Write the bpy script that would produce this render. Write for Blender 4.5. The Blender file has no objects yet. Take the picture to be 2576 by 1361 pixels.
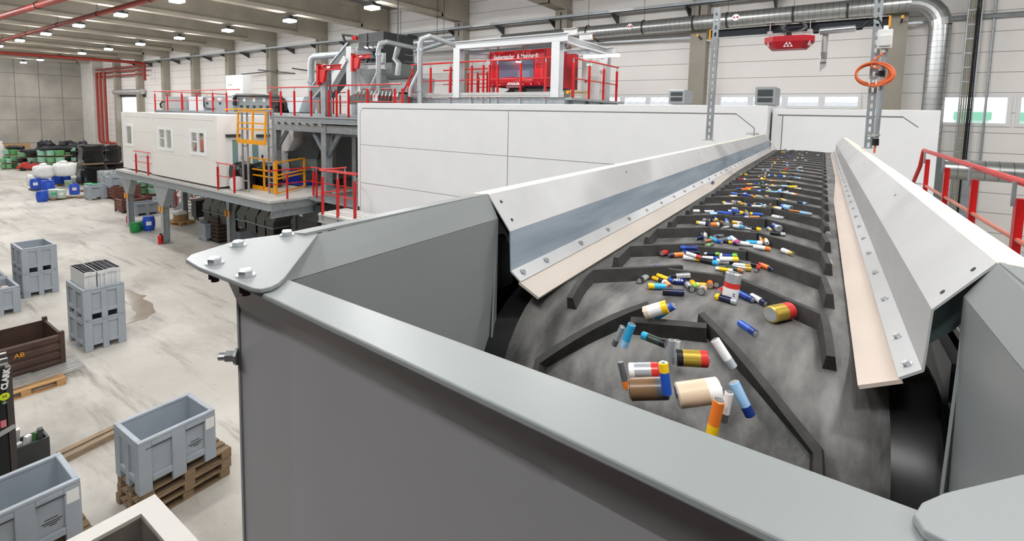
import bpy, math, random
from mathutils import Vector, Matrix
random.seed(7)
scene = bpy.context.scene
COL = scene.collection
# ---------------------------------------------------------------- camera
F, CX, CY, PITCH, ROLL, YAW = 1262., 1288., 399., .0866, -.0213, -.6064
EYE = Vector((0, 0, 5.7))
def _rot():
    cy, sy, cp, sp, cr, sr = math.cos(YAW), math.sin(YAW), math.cos(PITCH), math.sin(PITCH), math.cos(ROLL), math.sin(ROLL)
    f = Vector((sy*cp, cy*cp, -sp)); r = Vector((cy, -sy, 0)); d = f.cross(r)
    return cr*r + sr*d, -sr*r + cr*d, f
RX, RD, RF = _rot()
cd = bpy.data.cameras.new('camera'); cam = bpy.data.objects.new('camera', cd); COL.objects.link(cam)
cd.sensor_width = 36; cd.lens = 36*F/2576; cd.shift_y = -(680.5-CY)/2576; cd.clip_start = .02; cd.clip_end = 300
m4 = Matrix((RX, -RD, -RF)).transposed().to_4x4(); m4.translation = EYE
cam.matrix_world = m4; scene.camera = cam
def ray(px, py): return RX*((px-CX)/F) + RD*((py-CY)/F) + RF
def P(px, py, x=None, y=None, z=None):          # where a sight line meets a plane of the building
    d = ray(px, py)
    t = (x-EYE.x)/d.x if x is not None else (y-EYE.y)/d.y if y is not None else (z-EYE.z)/d.z
    return EYE + d*t
# conveyor frame: u across, s along (away), w up from eye height
TH = math.radians(3.08)
ES = Vector((-math.sin(TH), math.cos(TH), 0)); EU = Vector((math.cos(TH), math.sin(TH), 0))
def K(u, s, w): return EYE + EU*u + ES*s + Vector((0, 0, w))
def Kuv(px, py, w):
    d = ray(px, py); q = d*(w/d.z); return q.dot(EU), q.dot(ES)
# ---------------------------------------------------------------- materials
def lin(c):
    return tuple(((v/255)/12.92 if v/255 <= .04045 else ((v/255+.055)/1.055)**2.4) for v in c) + (1,)
MATS = {}
def mat(name, rgb, rough=.5, metal=0., var=0., scale=4., bump=0., bscale=40., rgb2=None, stretch=None, emit=0, alpha=None, coat=0, detail=4, spec=.5):
    if name in MATS: return MATS[name]
    m = bpy.data.materials.new(name); m.use_nodes = True; nt = m.node_tree; b = nt.nodes['Principled BSDF']
    b.inputs['Roughness'].default_value = rough; b.inputs['Metallic'].default_value = metal
    b.inputs['Specular IOR Level'].default_value = spec
    if coat: b.inputs['Coat Weight'].default_value = coat; b.inputs['Coat Roughness'].default_value = .1
    c = lin(rgb); b.inputs['Base Color'].default_value = c
    tc = nt.nodes.new('ShaderNodeTexCoord')
    src = tc.outputs['Object']
    if stretch:
        mp = nt.nodes.new('ShaderNodeMapping'); mp.inputs['Scale'].default_value = stretch
        nt.links.new(src, mp.inputs[0]); src = mp.outputs[0]
    if var or rgb2:
        n = nt.nodes.new('ShaderNodeTexNoise'); n.inputs['Scale'].default_value = scale; n.inputs['Detail'].default_value = detail
        nt.links.new(src, n.inputs['Vector'])
        r = nt.nodes.new('ShaderNodeValToRGB'); r.color_ramp.elements[0].position = .32; r.color_ramp.elements[1].position = .68
        if rgb2: c1, c2 = c, lin(rgb2)
        else: c1 = tuple(v*(1-var) for v in c[:3])+(1,); c2 = tuple(min(1, v*(1+var)) for v in c[:3])+(1,)
        r.color_ramp.elements[0].color = c1; r.color_ramp.elements[1].color = c2
        nt.links.new(n.outputs['Fac'], r.inputs[0]); nt.links.new(r.outputs[0], b.inputs['Base Color'])
    if bump:
        n2 = nt.nodes.new('ShaderNodeTexNoise'); n2.inputs['Scale'].default_value = bscale; n2.inputs['Detail'].default_value = 3
        nt.links.new(src, n2.inputs['Vector'])
        bp = nt.nodes.new('ShaderNodeBump'); bp.inputs['Strength'].default_value = bump; bp.inputs['Distance'].default_value = .02
        nt.links.new(n2.outputs['Fac'], bp.inputs['Height']); nt.links.new(bp.outputs[0], b.inputs['Normal'])
    if emit:
        b.inputs['Emission Color'].default_value = c; b.inputs['Emission Strength'].default_value = emit
    if alpha is not None: b.inputs['Alpha'].default_value = alpha
    MATS[name] = m; return m
def lines(m, axis, period, width, offset, rgb, axis2=None, period2=None, offset2=0):
    """thin joints drawn at a regular spacing in world position, on top of material m"""
    nt = m.node_tree; b = nt.nodes['Principled BSDF']
    g = nt.nodes.new('ShaderNodeNewGeometry'); sx = nt.nodes.new('ShaderNodeSeparateXYZ'); nt.links.new(g.outputs['Position'], sx.inputs[0])
    def one(ax, per, off):
        a = nt.nodes.new('ShaderNodeMath'); a.operation = 'SUBTRACT'; nt.links.new(sx.outputs[ax], a.inputs[0]); a.inputs[1].default_value = off
        w = nt.nodes.new('ShaderNodeMath'); w.operation = 'WRAP'; nt.links.new(a.outputs[0], w.inputs[0]); w.inputs[1].default_value = per; w.inputs[2].default_value = 0
        l = nt.nodes.new('ShaderNodeMath'); l.operation = 'LESS_THAN'; nt.links.new(w.outputs[0], l.inputs[0]); l.inputs[1].default_value = width
        return l.outputs[0]
    fac = one(axis, period, offset)
    if axis2:
        f2 = one(axis2, period2, offset2); mx = nt.nodes.new('ShaderNodeMath'); mx.operation = 'MAXIMUM'
        nt.links.new(fac, mx.inputs[0]); nt.links.new(f2, mx.inputs[1]); fac = mx.outputs[0]
    mix = nt.nodes.new('ShaderNodeMix'); mix.data_type = 'RGBA'
    nt.links.new(fac, mix.inputs['Factor'])
    bc = b.inputs['Base Color']
    if bc.links: nt.links.new(bc.links[0].from_socket, mix.inputs['A'])
    else: mix.inputs['A'].default_value = bc.default_value
    mix.inputs['B'].default_value = lin(rgb); nt.links.new(mix.outputs['Result'], bc)
    return m
# ---------------------------------------------------------------- mesh builder
class M:
    def __init__(s): s.v = []; s.f = []; s.mi = []; s.cur = 0
    def mat(s, i): s.cur = i; return s
    def add(s, vs, fs):
        o = len(s.v); s.v += [Vector(v) for v in vs]
        s.f += [tuple(i+o for i in f) for f in fs]; s.mi += [s.cur]*len(fs); return s
    def box(s, a, b):
        x0, y0, z0 = (min(a[i], b[i]) for i in range(3)); x1, y1, z1 = (max(a[i], b[i]) for i in range(3))
        return s.add([(x0,y0,z0),(x1,y0,z0),(x1,y1,z0),(x0,y1,z0),(x0,y0,z1),(x1,y0,z1),(x1,y1,z1),(x0,y1,z1)],
                     [(0,3,2,1),(4,5,6,7),(0,1,5,4),(1,2,6,5),(2,3,7,6),(3,0,4,7)])
    def cbox(s, c, sz): return s.box([c[i]-sz[i]/2 for i in range(3)], [c[i]+sz[i]/2 for i in range(3)])
    def frame(s, p, q, up):
        p, q = Vector(p), Vector(q); d = (q-p).normalized(); u = Vector(up)
        if abs(d.dot(u)) > .99: u = Vector((0,1,0)) if abs(d.y) < .9 else Vector((1,0,0))
        a = d.cross(u).normalized(); return p, q, a, a.cross(d).normalized()
    def bar(s, p, q, w, h, up=(0,0,1)):
        p, q, a, b = s.frame(p, q, up); a, b = a*w/2, b*h/2
        return s.add([p-a-b, p+a-b, p+a+b, p-a+b, q-a-b, q+a-b, q+a+b, q-a+b],
                     [(0,3,2,1),(4,5,6,7),(0,1,5,4),(1,2,6,5),(2,3,7,6),(3,0,4,7)])
    def sweep(s, p, q, prof, up=(0,0,1), cap=True):      # closed profile [(a,b)] swept from p to q
        p, q, a, b = s.frame(p, q, up); n = len(prof)
        vs = [p+a*x+b*y for x, y in prof]+[q+a*x+b*y for x, y in prof]
        fs = [(i, (i+1) % n, (i+1) % n+n, i+n) for i in range(n)]
        if cap: fs += [tuple(range(n))[::-1], tuple(range(n, 2*n))]
        return s.add(vs, fs)
    def ibeam(s, p, q, w, h, t=.012, up=(0,0,1)):
        W, H = w/2, h/2
        return s.sweep(p, q, [(-W,-H),(W,-H),(W,-H+t),(t/2,-H+t),(t/2,H-t),(W,H-t),(W,H),(-W,H),(-W,H-t),(-t/2,H-t),(-t/2,-H+t),(-W,-H+t)], up)
    def tube(s, pts, r, n=10, cap=True, r2=None):
        pts = [Vector(p) for p in pts]; rings = []; b = None
        for i, p in enumerate(pts):
            d = ((pts[min(i+1, len(pts)-1)]-p).normalized()+(p-pts[max(i-1, 0)]).normalized())
            d = d.normalized() if d.length > 1e-6 else (pts[-1]-pts[0]).normalized()
            if b is None:
                u = Vector((0,0,1)) if abs(d.z) < .9 else Vector((1,0,0)); b = d.cross(u).normalized()
            else: b = (b-d*b.dot(d)).normalized()
            c = d.cross(b); rr = r if r2 is None else r+(r2-r)*i/(len(pts)-1)
            rings.append([p+(b*math.cos(2*math.pi*k/n)+c*math.sin(2*math.pi*k/n))*rr for k in range(n)])
        fs = [(i*n+k, i*n+(k+1) % n, (i+1)*n+(k+1) % n, (i+1)*n+k) for i in range(len(pts)-1) for k in range(n)]
        if cap: fs += [tuple(range(n))[::-1], tuple(range((len(pts)-1)*n, len(pts)*n))]
        return s.add([v for R in rings for v in R], fs)
    def lathe(s, c, prof, n=16, axis=None, cap=True):   # prof [(r, h)]
        c = Vector(c); ax = Vector(axis or (0,0,1)).normalized(); u = Vector((1,0,0)) if abs(ax.x) < .9 else Vector((0,1,0))
        a = ax.cross(u).normalized(); b = ax.cross(a)
        vs = [c+ax*h+(a*math.cos(2*math.pi*k/n)+b*math.sin(2*math.pi*k/n))*r for r, h in prof for k in range(n)]
        m = len(prof); fs = [(i*n+k, i*n+(k+1) % n, (i+1)*n+(k+1) % n, (i+1)*n+k) for i in range(m-1) for k in range(n)]
        if cap: fs += [tuple(range(n))[::-1], tuple(range((m-1)*n, m*n))]
        return s.add(vs, fs)
    def ext(s, pts, vec):                                # polygon extruded by vec
        pts = [Vector(p) for p in pts]; v = Vector(vec); n = len(pts)
        return s.add(pts+[p+v for p in pts], [tuple(range(n))[::-1], tuple(range(n, 2*n))]+[(i, (i+1) % n, (i+1) % n+n, i+n) for i in range(n)])
    def sheet(s, pts, t=.004):                           # plate from a planar polygon with thickness
        pts = [Vector(p) for p in pts]; n = (pts[1]-pts[0]).cross(pts[2]-pts[0]).normalized()
        return s.ext([p-n*t/2 for p in pts], n*t)
    def grid(s, fn, nu, nv, closeu=False):
        vs = [fn(i/(nu if closeu else nu-1), j/(nv-1)) for j in range(nv) for i in range(nu)]
        fs = [(j*nu+i, j*nu+(i+1) % nu, (j+1)*nu+(i+1) % nu, (j+1)*nu+i) for j in range(nv-1) for i in range(nu if closeu else nu-1)]
        return s.add(vs, fs)
    def obj(s, name, mats, parent=None, smooth=False, loc=None, bevel=0, solid=0):
        mats = mats if isinstance(mats, (list, tuple)) else [mats]
        me = bpy.data.meshes.new(name)
        if parent is not None: org = wloc(parent)
        elif loc is not None: org = Vector(loc)
        elif s.v:
            org = Vector(((min(v.x for v in s.v)+max(v.x for v in s.v))/2, (min(v.y for v in s.v)+max(v.y for v in s.v))/2, min(v.z for v in s.v)))
        else: org = Vector()
        me.from_pydata([tuple(v-org) for v in s.v], [], s.f)
        for k in mats: me.materials.append(k)
        me.polygons.foreach_set('material_index', s.mi)
        if smooth:
            me.polygons.foreach_set('use_smooth', [True]*len(me.polygons)); me.set_sharp_from_angle(angle=math.radians(38))
        me.validate(); me.update()
        fixn(me)
        o = bpy.data.objects.new(name, me); COL.objects.link(o)
        if parent is not None: o.parent = parent
        else: o.location = org
        if solid:
            d = o.modifiers.new('thick', 'SOLIDIFY'); d.thickness = solid; d.offset = -1
        if bevel:
            d = o.modifiers.new('bevel', 'BEVEL'); d.width = bevel; d.segments = 2; d.limit_method = 'ANGLE'
        return o
import bmesh
def fixn(me):
    b = bmesh.new(); b.from_mesh(me); bmesh.ops.recalc_face_normals(b, faces=b.faces); b.to_mesh(me); b.free()
def wloc(o):
    v = Vector(o.location)
    while o.parent: o = o.parent; v += o.location
    return v
def tag(o, label, cat, group=None, kind=None):
    if label: o['label'] = label
    if cat: o['category'] = cat
    if group: o['group'] = group
    if kind: o['kind'] = kind
    return o
def thing(name, label, cat, loc=(0,0,0), group=None):
    o = bpy.data.objects.new(name, None); COL.objects.link(o); o.location = loc; o.empty_display_size = .1
    return tag(o, label, cat, group)
KIDS = {}
def copy_tree(o, loc=None, rz=None, label=None, group=None, parent=None):
    c = o.copy(); COL.objects.link(c)
    if parent is not None: c.parent = parent
    if loc is not None: c.location = loc
    if rz is not None: c.rotation_euler = (0, 0, rz)
    if label: c['label'] = label
    if group: c['group'] = group
    for ch in [k for k in bpy.data.objects if k.parent == o and k != c]: copy_tree(ch, parent=c)
    return c
def struct(o): o['kind'] = 'structure'; return o
def text(name, s, size, loc, right, up, m, parent=None, depth=.002, shear=0, align='CENTER', bold=0, sx=1):
    cu = bpy.data.curves.new('tmp', 'FONT'); cu.body = s; cu.size = size; cu.align_x = align; cu.align_y = 'CENTER'; cu.extrude = depth; cu.shear = shear; cu.offset = bold; cu.resolution_u = 3
    t = bpy.data.objects.new('tmp', cu); COL.objects.link(t)
    dg = bpy.context.evaluated_depsgraph_get(); me = bpy.data.meshes.new_from_object(t.evaluated_get(dg))
    bpy.data.objects.remove(t); me.name = name
    r = Vector(right).normalized(); u = Vector(up).normalized(); n = r.cross(u)
    mt = Matrix((r*sx, u, n)).transposed().to_4x4()
    o0 = Vector(loc)-(wloc(parent) if parent else Vector()); mt.translation = o0 if parent else Vector()
    me.transform(mt); me.materials.clear(); me.materials.append(m)
    o = bpy.data.objects.new(name, me); COL.objects.link(o)
    if parent: o.parent = parent
    else: o.location = loc
    return o
def blob(m, c, size, n=24, k=12, e=.5, noise=.03, seed=0, layers=0):
    """rounded-box lump (superellipsoid) with creases"""
    from mathutils import noise as nz
    c = Vector(c)
    def sg(v, p): return math.copysign(abs(v)**p, v)
    def fn(u, v):
        a = u*2*math.pi; b = (v-.5)*math.pi
        x, y, z = sg(math.cos(b), e*.7)*sg(math.cos(a), e), sg(math.cos(b), e*.7)*sg(math.sin(a), e), sg(math.sin(b), e)
        q = Vector((x*size[0]/2, y*size[1]/2, z*size[2]/2))
        d = nz.noise(q*3.1+Vector((seed*7.3, seed, 0)))*noise+nz.noise(q*9+Vector((seed, 3, 1)))*noise*.5
        if layers: d += -abs(math.sin(v*math.pi*layers))**8*noise*1.2*0+math.sin(z*math.pi*layers)*noise*.6
        return c+q*(1+d/(q.length+.2))+Vector((0, 0, d*.4))
    return m.grid(fn, n, k, True)
# ---------------------------------------------------------------- shared materials
m_steel = mat('galvanised_steel', (168,174,178), .42, .55, .12, 9)
m_steel2 = mat('zinc_sheet', (196,196,194), .38, .5, .08, 6)
m_grey = mat('grey_painted_steel', (138,140,139), .38, .0, .05, 3, spec=.5)
m_red = mat('red_paint', (196,20,22), .4)
m_redpipe = mat('sprinkler_red', (160,52,40), .5, 0, .1, 5)
m_yel = mat('yellow_paint', (246,166,18), .42)
m_white = mat('white_panel', (234,235,236), .55, 0, .015, 2)
m_whitep = mat('white_plastic', (232,232,230), .4)
m_dark = mat('dark_rubber', (30,30,31), .75, 0, .2, 8)
m_black = mat('black_plastic', (22,22,24), .35)
m_dgrey = mat('charcoal_steel', (60,63,64), .45, .1, .1, 4)
m_ggrey = mat('grey_green_steel', (112,120,118), .45, .1, .06, 3)
m_bolt = mat('bolt_zinc', (205,208,212), .25, .9)
m_wood = mat('pallet_wood', (186,146,98), .8, 0, .25, 6, stretch=(1,8,8))
m_oldwood = mat('weathered_wood', (140,118,92), .85, 0, .3, 6, stretch=(1,8,8))
m_binp = mat('bin_plastic', (160,168,176), .5, 0, .05, 3)
m_glass = mat('window_glass', (200,220,222), .05, 0, alpha=.25)
m_orange = mat('orange_cable', (226,110,60), .5)
# ================================================================ the hall
W, S = 19.5, 5.72
m_floor = mat('hall_floor', (182,177,168), .55, 0, rgb2=(210,205,196), scale=.35, detail=8, bump=.05, bscale=6)
def floor_extra():
    nt = m_floor.node_tree; b = nt.nodes['Principled BSDF']; tc = nt.nodes.new('ShaderNodeTexCoord')
    def stain(scale, st, lo, hi, col, amt):
        mp = nt.nodes.new('ShaderNodeMapping'); mp.inputs['Scale'].default_value = st; mp.inputs['Rotation'].default_value = (0,0,.35)
        nt.links.new(tc.outputs['Object'], mp.inputs[0])
        n = nt.nodes.new('ShaderNodeTexNoise'); n.inputs['Scale'].default_value = scale; n.inputs['Detail'].default_value = 7; n.inputs['Roughness'].default_value = .65
        nt.links.new(mp.outputs[0], n.inputs['Vector'])
        r = nt.nodes.new('ShaderNodeMapRange'); r.inputs[1].default_value = lo; r.inputs[2].default_value = hi; r.inputs[4].default_value = amt
        nt.links.new(n.outputs['Fac'], r.inputs[0])
        mx = nt.nodes.new('ShaderNodeMix'); mx.data_type = 'RGBA'; nt.links.new(r.outputs[0], mx.inputs['Factor'])
        nt.links.new(b.inputs['Base Color'].links[0].from_socket, mx.inputs['A']); mx.inputs['B'].default_value = lin(col)
        nt.links.new(mx.outputs['Result'], b.inputs['Base Color'])
    stain(.2, (1,2.0,1), .5, .68, (146,140,130), .85)      # broad dirty zones
    stain(1.0, (.3,2.6,1), .54, .70, (122,116,108), .75)     # tyre streaks
    stain(5, (1,1.6,1), .62, .74, (140,132,120), .6)         # small marks
floor_extra()
struct(M().box((-74,-16,-.25), (9,W+.3,0)).obj('floor', m_floor, loc=(0,0,0)))
m_wall = lines(mat('wall_panels', (240,236,232), .6, 0, .02, 1), 'Z', .57, .022, 7.18, (168,166,164))
m_conc = lines(mat('far_concrete', (190,186,176), .85, 0, rgb2=(164,160,152), scale=.5, detail=7), 'Z', 2.45, .05, 1.6, (120,116,108), 'Y', 1.9, .4)
m_beam = mat('precast_concrete', (190,182,166), .85, 0, rgb2=(166,159,144), scale=.8, detail=6)
m_col = mat('column_concrete', (166,160,148), .85, 0, rgb2=(150,144,132), scale=.8, detail=6)
m_out = mat('overcast_outdoors', (236,240,244), 1, emit=1.0)
# openings in the long wall: px corners at the wall plane
def op(x0, y0, x1, y1):
    a, b = P(x0, y0, y=W), P(x1, y1, y=W); return [a.x, b.x, b.z, a.z]
za, zb = P(1980,237,y=W).z, P(1980,273,y=W).z
A = op(1505,240,1800,263); A = [A[0], P(1700,250,y=W).x, zb, za]
B = [P(1808,240,y=W).x, P(2168,240,y=W).x, zb, za]
z2a, z2b = P(2450,237,y=W).z, P(2450,317,y=W).z
Cc = [P(2352,240,y=W).x, P(2548,240,y=W).x, z2b, z2a]
D = [P(2559,240,y=W).x, 4.6, z2b, z2a]
G = [P(308,260,y=W).x, P(367,260,y=W).x, 4.2, P(340,238,y=W).z]
e_ = .003; ops = sorted([A, B, Cc, D, G])
w = M(); xs = -74.; top = 11.45
for x0, x1, z0, z1 in ops:
    w.box((xs,W,0), (x0,W+.25,top)); w.box((x0,W,0), (x1,W+.25,z0)); w.box((x0,W,z1), (x1,W+.25,top)); xs = x1
w.box((xs,W,0), (9,W+.25,top))
struct(w.obj('wall_back', m_wall, loc=(0,W,0)))
struct(M().box((-73.6,-16.2,0), (9.2,-16,top)).obj('wall_front', mat('plain_wall', (120,116,110), .8), loc=(0,-16,0)))
struct(M().box((9,-16,0), (9.2,W+.25,top)).obj('wall_right', mat('plain_wall', (120,116,110), .8), loc=(9,0,0)))
struct(M().box((-73.6,-16,0), (-73.2,W,top)).obj('wall_left', m_conc, loc=(-73.2,0,0)))
# windows
m_frame = mat('window_frame_white', (232,233,234), .4)
def window(n, o, nx):
    x0, x1, z0, z1 = o; r = thing('window_%d' % n, None, None, (x0, W, z0)); r['kind'] = 'structure'
    f = M(); t = .09
    f.box((x0,W-.04,z0), (x1,W+.1,z0+t)); f.box((x0,W-.04,z1-t), (x1,W+.1,z1)); f.box((x0,W-.04,z0+t), (x0+t,W+.1,z1-t)); f.box((x1-t,W-.04,z0+t), (x1,W+.1,z1-t))
    for i in range(1, nx):
        x = x0+(x1-x0)*i/nx; f.box((x-t,W-.04,z0+t), (x+t,W+.1,z1-t))
    f.obj('window_frame', m_frame, r)
    M().box((x0+t,W+.03,z0+t), (x1-t,W+.04,z1-t)).obj('window_pane', mat('clear_glass', (235,240,242), .02, 0, alpha=.05), r)
window(1, A, 3); window(2, B, 4); window(3, Cc, 1); window(4, D, 1); window(5, G, 1)
# roller shutter over the far window
r = thing('roller_shutter', 'grey roller shutter box above the bright far window', 'shutter', ((G[0]+G[1])/2, W, G[3]))
M().tube([(G[0]-.8,W-.35,G[3]+.25), (G[1]+.3,W-.35,G[3]+.25)], .26, 14).obj('shutter_roll', m_steel2, r, True)
M().box((G[0]-.5,W-.12,G[2]), (G[0]-.12,W-.02,G[3])).box((G[0]-.5,W-.14,G[3]-.25), (G[1]+.1,W-.02,G[3]+.02)).obj('guide_rail', m_dgrey, r)
# outside: bright yard with two sheds
struct(M().box((-80,W+.4,-.4), (40,60,-.3)).obj('ground_outside', mat('yard_concrete', (225,226,226), .9), loc=(0,30,-.3)))
def shed(x0, x1, y, h, lab):
    r = thing('shed', lab, 'building', ((x0+x1)/2, y, -.3))
    M().box((x0,y,-.3), (x1,y+6,h)).obj('wall', mat('shed_wall', (238,240,242), .8), r)
    mr = mat('shed_roof', (214,216,220), .7)
    k = M()
    n = int((x1-x0)/.5)
    for i in range(n): k.bar((x0+i*.5,y-.6,h-.1), (x0+i*.5,y+6,h+1.7), .42, .06)
    k.obj('roof', mr, r)
    for i in range(int((x1-x0)/2.2)):
        M().box((x0+.6+i*2.2,y-.05,h-.95), (x0+1.7+i*2.2,y,h-.35)).obj('window', mat('shed_window', (150,160,175), .3), r)
shed(-26, 1.0, 30, 6.75, 'white shed with ribbed roof outside the narrow window strip')
r = thing('warehouse', 'white building with green loading doors outside the right window', 'building', (9, 40, -.3))
M().box((4,40,-.3), (30,48,6.9)).obj('wall', mat('shed_wall', (238,240,242), .8), r)
for i in range(5):
    M().box((4.6+i*2.4,39.9,3.0), (6.0+i*2.4,40,6.0)).obj('door', mat('green_door', (190,222,206), .6), r)
    M().box((4.5+i*2.4,39.6,6.0), (6.1+i*2.4,40,6.45)).obj('dock_shelter', mat('green_awning', (112,178,146), .6), r)
# columns
for k in range(-2, 11):
    cx = -10.8-S*k
    c = M().box((cx-.28,W-.5,0), (cx+.28,W,10.2)).obj('trim_%d' % (k+3), m_col, loc=(cx,W-.25,0)); struct(c)
    M().box((cx-.03,W-.51,9.2), (cx+.03,W-.5,10.1)).obj('joint_strip', mat('joint_dark', (60,58,54), .9), c)
a_, b_ = P(207,250,y=W-.9).x, P(236,250,y=W-.9).x
struct(M().box((a_,W-.9,0), (b_,W,11)).obj('trim_14', mat('column_light', (206,204,198), .8, 0, .05, 1), loc=(a_,W,0)))
# beams
for i, k in enumerate(range(-3, 11)):
    cx = -10.8-S*k; zb_ = 10.18
    prof = [(-.26,0),(.26,0),(.26,.16),(.1,.30),(.1,1.0),(.22,1.08),(.22,1.2),(-.22,1.2),(-.22,1.08),(-.1,1.0),(-.1,.30),(-.26,.16)]
    bm = M().sweep((cx,-15,zb_), (cx,W-1.9,zb_), [(x,y) for x,y in prof])
    bm.box((cx-.26,W-2.0,zb_), (cx+.26,W-.02,zb_+1.2))
    bm.obj('ceiling_beam', m_beam, loc=(cx,0,zb_))
    o = bpy.data.objects[-1] if False else None
for o in COL.objects:
    if o.name.startswith('ceiling_beam'): o['kind'] = 'structure'
# corrugated deck
pr = []; y = -16.
while y < W+.2:
    pr += [(y,11.38),(y+.12,11.38),(y+.17,11.5),(y+.29,11.5)]; y += .34
n = len(pr); d = M(); d.add([(-74,a,b) for a,b in pr]+[(9,a,b) for a,b in pr], [(i,i+1,n+i+1,n+i) for i in range(n-1)])
struct(d.obj('ceiling', mat('roof_deck', (150,150,148), .5, .2), loc=(0,0,11.4), solid=.01))
# ---------------------------------------------------------------- lamps
m_lamp = mat('lamp_lens', (252,252,252), .3, emit=150)
lp = thing('ceiling_light', 'bright rectangular high-bay lamp between the roof beams', 'lamp', (0,0,0), 'high-bay lamps under the roof')
M().box((-.28,-.2,0), (.28,.2,.1)).box((-.1,-.1,.1), (.1,.1,.2)).obj('housing', m_dgrey, lp)
M().box((-.26,-.18,-.1), (.26,.18,0)).obj('lens', m_lamp, lp)
M().tube([(0,0,.2), (0,0,1.5)], .012, 6).obj('hanger', m_steel, lp)
spots = [(-16.4-5.8*k, yy) for yy in (13.6, 8.9) for k in range(10)]+[(-10.6, 13.6), (-4.8,13.6), (1,13.6), (6.8,13.6), (-10.6, 8.9), (-4.9,8.9)]
spots += [(-16.4-5.8*k, yy) for yy in (4.2,-.5) for k in range(9)]+[(-10.6,4.2), (-4.8,4.2), (1.4,4.2), (-10.6,-.5), (1.6,.6), (5.6,2.4), (6.4,6.2), (6.4,-1.2), (-10.6,-2.6), (-6.6,-2.6), (-3.7,-2.6), (-1.6,-2.6), (.4,-2.6)]  # off-grid lamps above the hopper and at the right are unseen, added fill
order = sorted(range(len(spots)), key=lambda i: (-spots[i][1], spots[i][0]))
rowname = {13.6: 'row nearest the long wall', 8.9: 'second row from the long wall', 4.2: 'third row from the long wall', -.5: 'fourth row from the long wall', .6: 'spot above the belt end', 2.4: 'spot above the walkway', 6.2: 'spot near the right wall', -1.2: 'spot right of the hopper', -2.6: 'row above the hopper', -8: 'row behind the hopper'}
rank = {}
ordw = ['first','second','third','fourth','fifth','sixth','seventh','eighth','ninth','tenth','eleventh','twelfth','thirteenth','fourteenth','fifteenth','sixteenth','seventeenth','eighteenth','nineteenth','twentieth']
for j, i in enumerate(order):
    x, y = spots[i]; rank[y] = rank.get(y, -1)+1
    lab = 'high-bay lamp, %s from the concrete wall in the %s' % (ordw[rank[y]], rowname[y])
    o = lp if j == 0 else copy_tree(lp)
    o.location = (x, y, 9.9); o['label'] = lab
# ---------------------------------------------------------------- world
wd = bpy.data.worlds.new('world'); scene.world = wd; wd.use_nodes = True
bg = wd.node_tree.nodes['Background']; bg.inputs[0].default_value = (.93,.96,1,1); bg.inputs[1].default_value = 1.7
scene.view_settings.view_transform = 'Standard'; scene.view_settings.look = 'None'; scene.view_settings.gamma = 1; scene.view_settings.use_curve_mapping = False
scene.view_settings.exposure = .3
# ---------------------------------------------------------------- services along the wall
# cable tray
z0 = 5.7+3.66*W/17.5
r = thing('cable_tray', 'long grey perforated cable tray high on the back wall', 'cable tray', (-20,W-.6,z0))
t = M(); t.box((-58,W-.75,z0), (8.8,W-.45,z0+.02)); t.box((-58,W-.75,z0), (8.8,W-.73,z0+.13)); t.box((-58,W-.47,z0), (8.8,W-.45,z0+.13)); t.obj('tray', m_steel, r)
x = -57.
while x < 8:
    M().box((x-.03,W-.76,z0-.06), (x+.03,W-.05,z0)).ext([(x-.03,W-.05,z0-.35),(x-.03,W-.7,z0-.06),(x-.03,W-.05,z0-.06)], (.06,0,0)).obj('bracket', m_dgrey, r); x += S/2
for px in (1210,1560): 
    q = P(px,70,y=W-.76); M().box((q.x-.5,W-.765,z0+.02), (q.x+.5,W-.75,z0+.12)).obj('label_plate', m_whitep, r)
# big ventilation duct with elbow
Yd = W-.9
q0 = P(1100,118,y=Yd); zc = 9.1; xr = 1.62
r = thing('ventilation_duct', 'large galvanised spiral duct running along the wall and turning down', 'duct', (xr,Yd,6))
m_duct = lines(mat('spiral_duct', (186,188,186), .3, .75, .08, 7), 'X', .16, .012, 0, (130,132,132))
dp = M().tube([(-13.5,Yd,zc-.05), (-8,Yd,zc-.02), (xr-.7,Yd,zc+.05)], .25, 20).obj('straight_pipe', m_duct, r, True)
el = [(xr-.7+.7*math.sin(a), Yd, zc+.05-.7+.7*math.cos(a)) for a in [i*math.pi/2/6 for i in range(7)]]
M().tube(el, .26, 20, False).obj('elbow', mat('duct_elbow', (176,178,178), .3, .75, .05, 5), r)
m_ductv = lines(mat('spiral_duct_vertical', (180,183,183), .3, .75, .08, 7), 'Z', .16, .012, 0, (130,132,132))
M().tube([(xr,Yd,zc-.65), (xr,Yd,0.2)], .25, 20).obj('down_pipe', m_ductv, r, True)
for px in (1480,1620,1745,1830,1995,2130):
    q = P(px,60,y=Yd)
    M().lathe((q.x,Yd,zc), [(.255,-.03),(.27,-.03),(.27,.03),(.255,.03)], 20, (1,0,0), False).bar((q.x,Yd,zc+.25), (q.x,Yd,11.3), .012, .012).obj('hanger_band', m_dgrey, r)
for px in (1585,1850):
    q = P(px,60,y=Yd-.26)
    h = M(); h.lathe((q.x,Yd-.235,zc+.02), [(.11,0),(.11,.03)], 16, (0,-1,0)); h.obj('inspection_lid', m_steel2, r)
    h = M(); [h.lathe((q.x+dx,Yd-.265,zc+.02), [(.03,0),(.03,.03)], 10, (0,-1,0)) for dx in (-.05,.05)]; h.obj('red_knob', m_red, r)
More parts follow.
